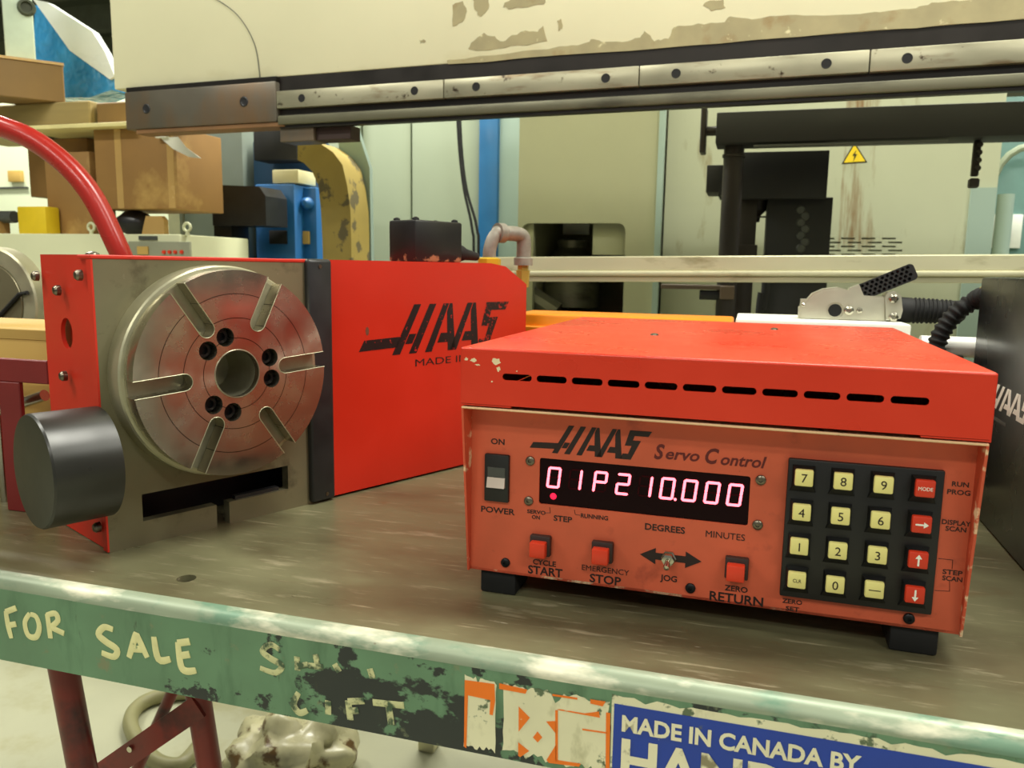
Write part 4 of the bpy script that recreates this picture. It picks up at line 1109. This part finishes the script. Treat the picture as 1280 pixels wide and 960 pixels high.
bm = new(); cc = g(1044, 388); lathe(bm, (cc[0], GT + .02, cc[1]), (0, -1, 0), [(0, .012), (.016, .0105), (.016, 0)], 20); t.part('pivot_hole_shade', bm, m_rubber, parent=bod)  # black plug paints the shade inside the pivot opening
for (x, y, r) in ((1061, 388, .0075), (1074, 388, .0045), (1004, 381, .003)):
    q = g(x, y); bm = new(); lathe(bm, (q[0], GT, q[1]), (0, -1, 0), [(0, r), (.004, r * .9), (.005, r * .5), (.003, r * .4), (.003, 0)], 14); t.part('body_screw', bm, m_chrome, parent=bod)
bm = new(); plate(bm, [g(*p) for p in ((1106, 372), (1110, 366), (1118, 364), (1126, 369), (1128, 388), (1125, 398), (1116, 400), (1107, 399))], [], .042, MX((0, GT + .038, 0), (1, 0, 0), (0, 0, 1))); col = t.part('collar', bm, m_cast)
for y in (373, 396):
    q = g(1116, y); bm = new(); lathe(bm, (q[0], GT - .004, q[1]), (0, -1, 0), [(0, .0075), (.004, .007), (.005, .004), (.002, .003), (.002, 0)], 6); t.part('collar_screw', bm, m_chrome, parent=col)
# ribbed grip
p0 = Vector((g(1126, 388)[0], GT + .017, g(1126, 388)[1])); p1 = Vector((g(1204, 391)[0], GT + .017, g(1204, 391)[1]))
ln = (p1 - p0).length; pr = []
for k in range(61):
    f = k / 60; r = .0195 - .003 * f
    if .2 < f < .85: r += .0009 * (1 if int((f - .2) / .65 * 18) % 2 else -1)
    pr.append((ln * f, r))
pr.append((ln + .006, .011))
bm = new(); lathe(bm, p0, p1 - p0, pr, 24); t.part('grip', bm, m_rubber, 50, label='black ribbed grip')
# honeycomb lever
la, lb = g(1062, 372), g(1146, 338); d = Vector((lb[0] - la[0], lb[1] - la[1])); L_ = d.length; d.normalize(); nn = Vector((-d.y, d.x))
MXL = MX((la[0], GT + .012, la[1]), (d.x, 0, d.y), (nn.x, 0, nn.y))
m_lever = M('black_lever', S(40, 40, 40), .45, var=.1)
hh_ = .0125
holes = []
row = 0
for r in range(4):
    for c in range(15):
        x = L_ * .20 + c * .0074 + (.0037 if r % 2 else 0); y = -hh_ + .0042 + r * .0056
        if x < L_ - .007: holes.append(circle(x, y, .0026, 6, math.pi / 6))
bm = new(); plate(bm, rrect(.006, L_, -hh_, hh_, .006, 4), holes, .004, MXL @ Matrix.Translation((0, 0, .0))); lv = t.part('lever', bm, m_lever, 30, label='black honeycomb lever')
bm = new(); plate(bm, rrect(.007, L_ - .001, -hh_ + .001, hh_ - .001, .006, 4), [], .016, MXL @ Matrix.Translation((0, 0, -.0165))); t.part('lever_core', bm, m_rubber, parent=lv)
bm = new(); plate(bm, [(-.004, -.012), (.020, -.0125), (.020, .0125), (.006, .013), (-.006, .002)], [], .018, MXL @ Matrix.Translation((0, 0, -.012))); t.part('lever_root', bm, m_cast, parent=lv)
# black case with white logo
cu_, cv_ = FB.on_z(1199, 622, 0)
t = Thing('black_equipment_case', 'black upright equipment case with a white logo on its side', 'case', FB, (cu_ + .1, cv_ - .15, 0))
m_case = M('satin_black_case', S(30, 30, 29), 0.3, var=0.2, vscale=5)
zcse = FB.on_u(1223, 346, cu_)[1]
bm = new(); box(bm, cu_, cu_ + .22, cv_ - .42, cv_, 0, zcse, .004, 2); t.part('case_body', bm, m_case)
l0 = FB.on_u(1249, 512, cu_ - .0003); l1 = FB.on_u(1278, 532, cu_ - .0003)
hl = FB.on_u(1252, 476, cu_)[1] - FB.on_u(1251, 508, cu_)[1]
wl = abs(l1[0] - l0[0]) / 1.25
mm = MX((cu_ - .0001, l0[0] + .62 * wl, l0[1] - .001), (0, -1, 0), (0, 0, 1)) @ Matrix.Scale(wl / hl, 4, (1, 0, 0))
bm = new(); logo(bm, mm, hl, .0003, 'BHAS'); t.part('logo', bm, m_white)
bm = new(); plate(bm, [(-.03, -.002), (.03, -.002), (.03, .002), (-.03, .002)], [], .0003, MX((cu_ - .0001, l0[0], l0[1] - .012), (0, -1, 0), (0, 0, 1))); t.part('grey_strip', bm, m_dkgrey)
# corrugated hose from the case
hv2 = cv_ + .03
hc = [FB.on_v(x, y, hv2) for x, y in ((1226, 371), (1217, 377), (1200, 387), (1184, 405), (1172, 428), (1162, 470))]
pts = [(hc[0][0] + .03, cv_ - .03, hc[0][1] + .012), (hc[0][0], hv2 - .02, hc[0][1] + .002)] + [(a, hv2, b) for a, b in hc[1:]] + [(hc[5][0] - .01, hv2, .012)]
sp_ = spline(pts, 26); 
# even spacing so that the ribs are regular
acc = [0]
for a, b in zip(sp_, sp_[1:]): acc.append(acc[-1] + (b - a).length)
pitch2 = .0016; out = []; i = 0; s = 0
while s < acc[-1]:
    while acc[i + 1] < s: i += 1
    f = (s - acc[i]) / max(1e-9, acc[i + 1] - acc[i]); out.append(sp_[i].lerp(sp_[i + 1], f)); s += pitch2
rr = [.0108 + .0014 * math.cos(2 * math.pi * k * pitch2 / .0082) for k in range(len(out))]
bm = new(); tube(bm, out, rr, 18); t.part('corrugated_hose', bm, m_rubber, 70, label='black corrugated hose')
bm = new(); cyl(bm, (hc[0][0] + .016, cv_ + .001, hc[0][1] + .008), (hc[0][0] - .0, hv2 - .018, hc[0][1] + .001), .0130, seg=18); t.part('hose_fitting', bm, m_brass)

# ================================================================== left of and behind the rotary table
t = Thing('red_hose', 'thick glossy red hose arching over the rotary table', 'hose', FT, (fp_(40, 700, .95)[0], .95, 0))
h = lambda x, y, v: (fp_(x, y, v)[0], v, fp_(x, y, v)[1])
pts = [h(172, 420, 1.06), h(160, 345, 1.05), h(143, 300, 1.04), h(112, 240, 1.03), h(70, 195, 1.02), h(15, 163, 1.0), h(-60, 150, .98), h(-160, 190, .96), h(-230, 330, .95)]
e = h(-250, 480, .95); pts.append((e[0], e[1], .1)); pts.append((e[0], e[1], .014))
pts = [(pts[0][0], pts[0][1], .014)] + pts
bm = new(); tube(bm, spline(pts, 8), .0165, 18); t.part('hose', bm, m_hose, 60)
# yellow carton
m_card = M('yellow_card', S(192, 158, 84), .65, var=.05, vscale=6, layers=[(S(180, 140, 70), 10, .6, .8)])
u, v = FT.on_z(20, 617)
t = Thing('yellow_carton', 'plain yellow-tan carton on the bench beside the rotary table', 'carton', FT, (u - .1, v + .1, 0))
zt = fp_(25, 412, v)[1]
bm = new(); box(bm, u - .32, u + .075, v, v + .13, 0, zt, .002, 2); t.part('carton_body', bm, m_card)
bm = new(); box(bm, u - .32, u + .076, v - .001, v + .131, zt - .012, zt + .001, .001, 1); t.part('carton_lid', bm, m_card)
cvv = v
# dark red bracket
m_brk = M('dark_red_bracket', S(120, 28, 28), .45, var=.15, vscale=12)
u, v = FT.on_z(27, 640); u2 = fp_(2, 480, v)[0]; u3 = fp_(58, 450, v)[0]
t = Thing('red_steel_bracket', 'dark red flat steel bracket standing beside the yellow carton', 'bracket', FT, (u, v, 0))
z1 = fp_(20, 449, v)[1]; z0 = fp_(20, 478, v)[1]
ubr = fp_(0, 540, v)[0]; ubr2 = fp_(28, 540, v)[0]
bm = new(); box(bm, ubr - .1, u3, v, v + .006, z0, z1, .001, 1); t.part('top_bar', bm, m_brk)
bm = new(); box(bm, ubr + .002, ubr2, v, v + .006, 0, z0, .001, 1); t.part('upright', bm, m_brk)
t = Thing('steel_rod', 'short bright steel rod leaning between bracket and carton', 'rod', FT, (ubr2, v + .03, 0))
bm = new(); cyl(bm, (ubr2 - .09, v + .025, .02 * 0 + .006), (ubr2 - .09, v + .025, .09), .006, seg=14); 
a = fp_(-10, 516, v + .025); b = fp_(56, 494, v + .025); cyl(bm, (a[0], v + .025, a[1]), (b[0], v + .025, b[1]), .0065, seg=16); 
cyl(bm, (a[0] + .01, v + .025, 0), (a[0] + .01, v + .025, a[1]), .005, seg=12); bm2 = bm; t.part('rod', bm, m_chrome)
# indexing head with round faceplate
t = Thing('indexing_head', 'grey indexing head with a round bright chuck behind the yellow carton', 'indexing head', FT, (fp_(-9, 400, 1.18)[0], 1.22, 0))
q = fp_(-9, 379, 1.15); rr_ = fp_(46, 379, 1.15)[0] - q[0]
bm = new(); box(bm, q[0] - .09, q[0] + .05, 1.18, 1.32, 0, q[1] + .01, .006, 2); t.part('housing', bm, m_dkgrey)
bm = new(); lathe(bm, (q[0], 1.18, q[1]), (0, -1, 0), [(0, rr_), (.028, rr_), (.031, rr_ - .003), (.031, rr_ * .72), (.029, rr_ * .7), (.029, 0)], 56); ck = t.part('chuck', bm, m_rim, 30)
bm = new(); lathe(bm, (q[0], 1.1505, q[1]), (0, -1, 0), [(0, rr_ * .69), (.0025, rr_ * .68), (.0025, 0)], 56); t.part('chuck_face', bm, m_face, parent=ck)
a = fp_(-6, 398, 1.14); b = fp_(32, 366, 1.14); bm = new(); tube(bm, [(a[0], 1.145, a[1]), (fp_(22, 368, 1.14)[0], 1.144, fp_(22, 368, 1.14)[1]), (b[0], 1.144, b[1])], .004, 6); t.part('chuck_key', bm, m_rubber, parent=ck)

# cream control cabinet with stacked cartons, far left
KV_ = 2.0
m_creamc = M('cream_cabinet_paint', S(214, 216, 178), .5, var=.04, vscale=3)
t = bthing('cream_control_cabinet', 'low cream control cabinet with eye bolts and a grey instrument panel', 'cabinet', 110, KV_)
pbox(t, 'cabinet_body', -140, 292, 242, 700, KV_, .34, m_creamc, .004, to_floor=True)
pbox(t, 'instrument_panel', 160, 302, 238, 340, KV_ - .006, .01, M('grey_instrument', S(150, 152, 128), .5), .001)
pbox(t, 'name_strip', 173, 295, 196, 300, KV_ - .004, .006, m_dkgrey, .0)
pbox(t, 'gauge_plate', 171, 308, 185, 318, KV_ - .010, .006, m_card, .0)
for x in (205, 212, 219, 227):
    q = fp_(x, 315, KV_ - .008); bm = new(); lathe(bm, (q[0], KV_ - .006, q[1]), (0, -1, 0), [(0, .006), (.006, .005), (.006, 0)], 10); t.part('indicator_lamp', bm, m_btn)
zcab = (fp_(-140, 292, KV_)[1] + fp_(242, 292, KV_)[1]) / 2
for x in (114, 234):
    u = fp_(x, 285, KV_ + .03)[0]; bm = new(); c_ = Vector((u, KV_ + .03, zcab + .022))
    tube(bm, [c_ + Vector((.012 * math.cos(a), 0, .012 * math.sin(a))) for a in [2 * math.pi * i / 16 for i in range(16)]], .0042, 8, closed=True)
    cyl(bm, (u, KV_ + .03, zcab - .002), (u, KV_ + .03, zcab + .012), .006, seg=10); t.part('eye_bolt', bm, m_creamc, 50)
m_kraft = M('kraft_cardboard', S(152, 114, 62), .7, var=.1, vscale=6, layers=[(S(196, 160, 92), 5, .55, .7)])
m_kraft2 = M('dark_kraft_cardboard', S(126, 98, 54), .7, var=.12, vscale=5)
m_tape = M('packing_tape', S(190, 154, 92), .22, var=.08)
def carton(name, label, x0, y0, x1, y1, v, d, mat, zb, tape=None):
    t = Thing(name, label, 'carton', FT, (fp_((x0 + x1) / 2, y1, v)[0], v + d / 2, zb))
    ua, ub = fp_(x0, (y0 + y1) / 2, v)[0], fp_(x1, (y0 + y1) / 2, v)[0]; zt = fp_((x0 + x1) / 2, y0, v)[1]
    bm = new(); box(bm, ua, ub, v, v + d, zb, zt, .003, 2); t.part('carton_body', bm, mat)
    for f in (tape or ()):
        bm = new(); uu = ua + (ub - ua) * f; box(bm, uu - .012, uu + .012, v - .0008, v + d, zb + .002, zt + .0008); t.part('tape', bm, m_tape)
    return ua, ub, zt
carton('tall_carton', 'narrow upright brown carton on the cream cabinet beside the yellow block', 58, 190, 114, 290, KV_ + .08, .10, m_kraft, zcab)
# black crumpled part under the big carton
t = Thing('black_motor_part', 'lumpy black oily casting on the cream cabinet under the taped carton', 'machine part', FT, (fp_(160, 290, KV_ + .12)[0], KV_ + .14, zcab))
u = fp_(160, 280, KV_ + .12)[0]; zk = (fp_(170, 262, KV_ + .12)[1])
bm = new(); r_ = bmesh.ops.create_icosphere(bm, subdivisions=3, radius=1)
for v_ in bm.verts:
    n_ = 1 + .28 * mnoise.noise(v_.co * 2.3 + Vector((4, 1, 2)))
    v_.co = Vector((u + v_.co.x * .062 * n_, KV_ + .15 + v_.co.y * .05, zcab + (zk - zcab) / 2 + v_.co.z * (zk - zcab) / 2 * min(1, n_ if v_.co.z < 0 else 1)))
zmn = min(v_.co.z for v_ in bm.verts)
for v_ in bm.verts: v_.co.z = max(v_.co.z, zcab)
t.part('casting', bm, m_castdark, 60)
t = Thing('small_card_box', 'small cream-yellow card with torn corner leaning beside black casting', 'card', FT, (fp_(190, 290, KV_ + .1)[0], KV_ + .1, zcab))
bm = new(); a = fp_(176, 280, KV_ + .1)[0]; b = fp_(205, 280, KV_ + .1)[0]; zz = fp_(190, 270, KV_ + .1)[1]
plate(bm, [(a, zcab), (b, zcab), (b, zz - .012), (b - .012, zz), (a + .02, zz)], [], .02, MX((0, KV_ + .12, 0), (1, 0, 0), (0, 0, 1))); t.part('card', bm, m_tape)
t = Thing('yellow_block', 'bright yellow plastic block on the cream cabinet', 'block', FT, (fp_(40, 290, KV_ + .06)[0], KV_ + .06, zcab))
ua, ub = fp_(22, 275, KV_ + .02)[0], fp_(57, 275, KV_ + .02)[0]; bm = new(); box(bm, ua, ub, KV_ + .02, KV_ + .075, zcab, fp_(40, 258, KV_ + .02)[1], .004, 2); t.part('block', bm, M('bright_yellow', S(222, 190, 30), .5))
t = Thing('grey_round_bar', 'short grey round bar lying level behind the yellow block', 'bar', FT, (fp_(5, 272, KV_ + .15)[0], KV_ + .15, zcab))
zq = fp_(5, 272, KV_ + .15)[1]; bm = new(); cyl(bm, (fp_(-60, 272, KV_ + .15)[0], KV_ + .12, zq), (fp_(28, 272, KV_ + .15)[0], KV_ + .12, zq), .02, seg=20); t.part('bar', bm, m_dkgrey)
bm = new(); box(bm, fp_(-40, 272, KV_ + .15)[0], fp_(15, 272, KV_ + .15)[0], KV_ + .10, KV_ + .14, zcab, zq - .015); t.part('bar_rest', bm, m_kraft)
ua, ub, zbig = carton('taped_carton', 'big brown carton with shiny tape sitting on the black casting', 119, 160, 221, 258, KV_ + .08, .22, m_kraft, zk - .001, (.3, .93))
zbc = fp_(70, 246, KV_ + .20)[1]
t = Thing('brown_carton', 'brown carton behind the red hose and the narrow upright carton', 'carton', FT, (fp_(72, 246, KV_ + .2)[0], KV_ + .26, zbc))
bm = new(); box(bm, fp_(35, 200, KV_ + .2)[0], fp_(110, 200, KV_ + .2)[0], KV_ + .2, KV_ + .33, zbc, zbig - .001, .003, 2); t.part('carton_body', bm, m_kraft)
# support for that carton
t = Thing('wooden_block', 'dark wooden block under the brown carton', 'block', FT, (fp_(80, 270, KV_ + .22)[0], KV_ + .27, zcab))
bm = new(); box(bm, fp_(62, 270, KV_ + .22)[0], fp_(108, 270, KV_ + .22)[0], KV_ + .22, KV_ + .32, zcab, zbc, .003, 1); t.part('block', bm, m_kraft2)
# boards laid over the cartons
t = Thing('pale_board', 'thin pale board laid across the cartons', 'board', FT, (fp_(90, 150, KV_ + .06)[0], KV_ + .2, zbig))
bm = new(); box(bm, fp_(20, 150, KV_ + .04)[0], fp_(158, 150, KV_ + .04)[0], KV_ + .04, KV_ + .44, zbig, zbig + .012, .001, 1); t.part('board', bm, M('pale_board', S(236, 224, 160), .5))
zbd = zbig + .012
bm = new(); t = Thing('plank', 'rough brown plank stacked on the pale board', 'plank', FT, (fp_(50, 140, KV_ + .1)[0], KV_ + .2, zbd))
zpl = fp_(60, 128, KV_ + .1)[1]
box(bm, fp_(-90, 140, KV_ + .1)[0], fp_(112, 140, KV_ + .1)[0], KV_ + .1, KV_ + .4, zbd, zpl, .004, 1); t.part('plank', bm, M('rough_plank', S(150, 132, 84), .7, var=.2, stretch=(.3, 3, 3)))
t = Thing('plank_offcut', 'short dark plank offcut beside the rough brown plank', 'plank', FT, (fp_(125, 140, KV_ + .1)[0], KV_ + .2, zbd))
bm = new(); box(bm, fp_(114, 140, KV_ + .1)[0], fp_(154, 140, KV_ + .1)[0], KV_ + .12, KV_ + .38, zbd, zpl - .004, .004, 1); t.part('plank', bm, m_kraft2)
# dark crate on the plank (turned), machine unit, blue wrap
cw = FT.w(*(lambda q: (q[0], KV_ + .12, 0))(fp_(80, 100, KV_ + .12)))
FC = Frame(cw.x, cw.y, .55)
t = Thing('brown_crate', 'large brown fibreboard crate on top of the stacked planks', 'crate', FC, (-.1, .06, zpl))
zcr = FC.on_v(78, 82, 0)[1]
bm = new(); box(bm, -.42, 0, 0, .13, zpl, zcr, .003, 1); t.part('crate_body', bm, m_kraft2)
bm = new(); box(bm, -.42, .002, -.002, .13, zcr, zcr + .008); t.part('crate_lid', bm, m_tape)
t = Thing('white_unit', 'whitish boxy unit with a dark round port on top of the crate', 'unit', FC, (-.15, .06, zcr + .008))
ua, ub = FC.on_v(4, 30, .02)[0], FC.on_v(42, 30, .02)[0]
bm = new(); box(bm, ua, ub, .02, .10, zcr + .008, FC.on_v(20, -60, .02)[1], .006, 2); t.part('unit_body', bm, M('mint_white', S(196, 212, 190), .5))
q = FC.on_v(35, 10, .02); bm = new(); lathe(bm, (q[0] - .004, .02, q[1]), (0, -1, 0), [(0, .026), (.014, .022), (.014, .016), (.005, .014), (.005, 0)], 24); t.part('port', bm, M('dark_olive_port', S(64, 70, 50), .5))
# blue shrink-wrapped bundle with white sheet over
BVW = KV_ + .30
t = Thing('blue_wrapped_bundle', 'blue plastic wrapped bundle under a sloping white sheet', 'bundle', FT, (fp_(105, 110, BVW)[0], BVW + .05, zpl))
W_ = lambda x, y, v=BVW: fp_(x, y, v)
bm = new()
plate(bm, [W_(*p) for p in ((60, 122), (40, 60), (44, 6), (64, 26), (92, 62), (143, 96), (140, 112), (112, 122))], [], .1, MX((0, BVW + .1, 0), (1, 0, 0), (0, 0, 1)))
for v_ in bm.verts: v_.co.z = max(v_.co.z, zpl)
m_bluew = M('blue_plastic_wrap', S(60, 146, 206), .18, var=.25, vscale=9, spec=.8, bump=(18, .8, .02))
t.part('wrap', bm, m_bluew, 40)
bm = new()
plate(bm, [W_(*p) for p in ((44, 0), (62, 4), (118, 40), (134, 66), (146, 96), (140, 100), (90, 64), (70, 36))], [], .03, MX((0, BVW + .02, 0), (1, 0, 0), (0, 0, 1)))
t.part('sheet', bm, M('white_plastic_sheet', S(236, 242, 238), .3, var=.04))
# grey column, black motor, blue press
m_greyc = M('blue_grey_column', S(118, 128, 118), .5, var=.05)
t = bthing('grey_column', 'plain blue-grey steel column behind the black motor', 'column', 270, 2.7)
pbox(t, 'shaft', 224, 120, 316, 600, 2.7, .3, m_greyc, to_floor=True)
pbox(t, 'edge_strip', 221, 205, 226, 600, 2.68, .05, M('white_edge', S(214, 214, 186), .5), to_floor=True)
t = Thing('paper_flap', 'white curled paper flap sticking out behind the bearing block', 'paper', FT, (fp_(225, 180, KV_ + .07)[0], KV_ + .07, zbd))
bm = new(); q = [W_(x, y, KV_ + .07) for x, y in ((200, 172), (222, 171), (232, 184), (251, 198), (236, 196), (216, 186))]
plate(bm, q, [], .003, MX((0, KV_ + .073, 0), (1, 0, 0), (0, 0, 1)))
box(bm, q[0][0] - .01, q[0][0] + .03, KV_ + .06, KV_ + .074, q[0][1] - .002, zbig + .0, .001, 1); t.part('paper', bm, m_white)
MV_ = 2.36
t = bthing('black_motor', 'black box-shaped motor with a sloping top corner on a stand', 'motor', 298, MV_)
(ua, zt), (um_, zz) = fp_(264, 231, MV_), fp_(300, 282, MV_); ub = fp_(332, 255, MV_)[0]
bm = new(); plate(bm, [(ua, zz), (ub, zz), (ub, fp_(332, 245, MV_)[1]), (fp_(324, 240, MV_)[0], fp_(324, 233, MV_)[1]), (ua + .004, zt), (ua, zt - .01)], [], .13, MX((0, MV_ + .13, 0), (1, 0, 0), (0, 0, 1))); t.part('motor_body', bm, m_castdark)
pbox(t, 'motor_stand', 267, 282, 300, 600, MV_ + .02, .1, m_castdark, to_floor=True)
m_bluem = M('blue_machine_paint', S(36, 104, 168), .4, var=.08, vscale=4)
PV_ = 2.52
t = bthing('blue_press', 'blue press with a cream top box inside a curved ochre frame', 'press', 365, PV_)
pbox(t, 'press_body', 318, 230, 376, 600, PV_, .2, m_bluem, .006, to_floor=True)
pbox(t, 'press_side', 377, 234, 402, 600, PV_ + .06, .15, m_bluem, .006, to_floor=True)
pbox(t, 'cream_box', 340, 212, 373, 229, PV_ + .01, .12, M('cream_box', S(222, 214, 168), .5), .003)
pbox(t, 'back_plate', 316, 176, 396, 240, PV_ + .22, .1, M('dark_blue_plate', S(24, 66, 100), .5), .002, to_floor=True)
pbox(t, 'motor_cap', 316, 160, 371, 200, PV_ + .1, .1, m_rubber, .004)
q = fp_(384, 254, PV_ + .05); bm = new(); lathe(bm, (q[0], PV_ + .06, q[1]), (0, -1, 0), [(0, .022), (.02, .02), (.032, .010), (.034, 0)], 20); t.part('knob', bm, m_bluem)
pbox(t, 'gauge', 336, 288, 358, 305, PV_ - .008, .012, m_rubber, .002); pbox(t, 'rating_plate', 370, 289, 386, 305, PV_ + .05, .012, m_card, .001)
# curved ochre casting
t = bthing('ochre_casting', 'curved ochre C-shaped casting with bare grey patches', 'casting', 420, 2.2)
AV = 2.2
outer = [(372, 176), (398, 178), (416, 190), (428, 206), (434, 232), (438, 262), (439, 300), (439, 420)]
inner = [(408, 420), (403, 300), (401, 262), (398, 232), (390, 214), (380, 204), (372, 200)]
pts = [fp_(x, y, AV) for x, y in outer + inner]
pts[7] = (pts[7][0], -Z0); pts[8] = (pts[8][0], -Z0)
bm = new(); plate(bm, pts, [], .12, MX((0, AV + .12, 0), (1, 0, 0), (0, 0, 1)))
t.part('casting', bm, M('ochre_paint', S(178, 156, 84), .5, var=.1, layers=[(S(112, 102, 72), 8, .55, .58)]), 40)
bm = new(); plate(bm, [fp_(x, y, AV + .13) for x, y in ((420, 160), (446, 160), (462, 210), (466, 420), (430, 420), (434, 232), (426, 200))], [], .02, MX((0, AV + .15, 0), (1, 0, 0), (0, 0, 1)))
t.part('pale_backing', bm, m_pale2)
# distant light machine wall at the far left
t = bthing('mint_machine', 'tall mint-white machine enclosure behind the cartons', 'machine', 60, 3.2)
pbox(t, 'enclosure', -160, 128, 226, 600, 3.2, .5, M('mint_enclosure', S(206, 214, 184), .5, var=.04, vscale=2), to_floor=True)
pbox(t, 'seam', -160, 235, 34, 237, 3.19, .012, m_dkgrey, .0); pbox(t, 'latch_plate', 9, 213, 26, 227, 3.18, .02, m_card, .001)

# ================================================================== under the bench
t = Thing('hose_coil', 'olive rubber hose lying in a loop on the floor under the bench', 'hose', FT, (fp_(190, 900, 1.9)[0], 1.9, -Z0))
hp = [FT.on_z(x, y, -Z0 + .02) for x, y in ((250, 930), (225, 955), (195, 950), (172, 925), (163, 900), (175, 880), (205, 868), (260, 862))]
bm = new(); tube(bm, spline([(a, b, -Z0 + .018) for a, b in hp], 8), .018, 12); t.part('hose', bm, M('olive_hose', S(150, 146, 104), .5), 60)
u, v = FT.on_z(365, 960, -Z0)
t = Thing('plastic_bag_bundle', 'crumpled clear-white plastic bag of parts on the floor', 'bag', FT, (u, v, -Z0))
bm = new(); bmesh.ops.create_icosphere(bm, subdivisions=4, radius=1)
for v_ in bm.verts:
    c = v_.co.copy(); n_ = 1 + .3 * mnoise.noise(c * 2.1) + .14 * mnoise.noise(c * 6)
    v_.co = Vector((u + c.x * .14 * n_, v + c.y * .12 * n_, max(-Z0, -Z0 + .03 + c.z * .10 * n_)))
t.part('bag', bm, M('crumpled_bag', S(206, 200, 160), .3, var=.2, vscale=14, layers=[(S(110, 84, 50), 16, .55, .62)]), 60)
t = Thing('green_plinth_machine', 'pale green machine base plinth standing on the floor behind the bench', 'machine base', FT, (fp_(520, 900, 2.4)[0], 2.4, -Z0))
bm = new(); ua, ub = fp_(432, 900, 2.42)[0], fp_(700, 900, 2.42)[0]; box(bm, ua, ub, 2.42, 2.8, -Z0, -.35, .01, 2); t.part('plinth', bm, m_pale)
for k in range(3):
    bm = new(); uu = ua + (ub - ua) * (.2 + .3 * k); box(bm, uu - .05, uu + .05, 2.40, 2.42, -Z0 + .02, -.4, .004, 1); t.part('rib', bm, m_pale)
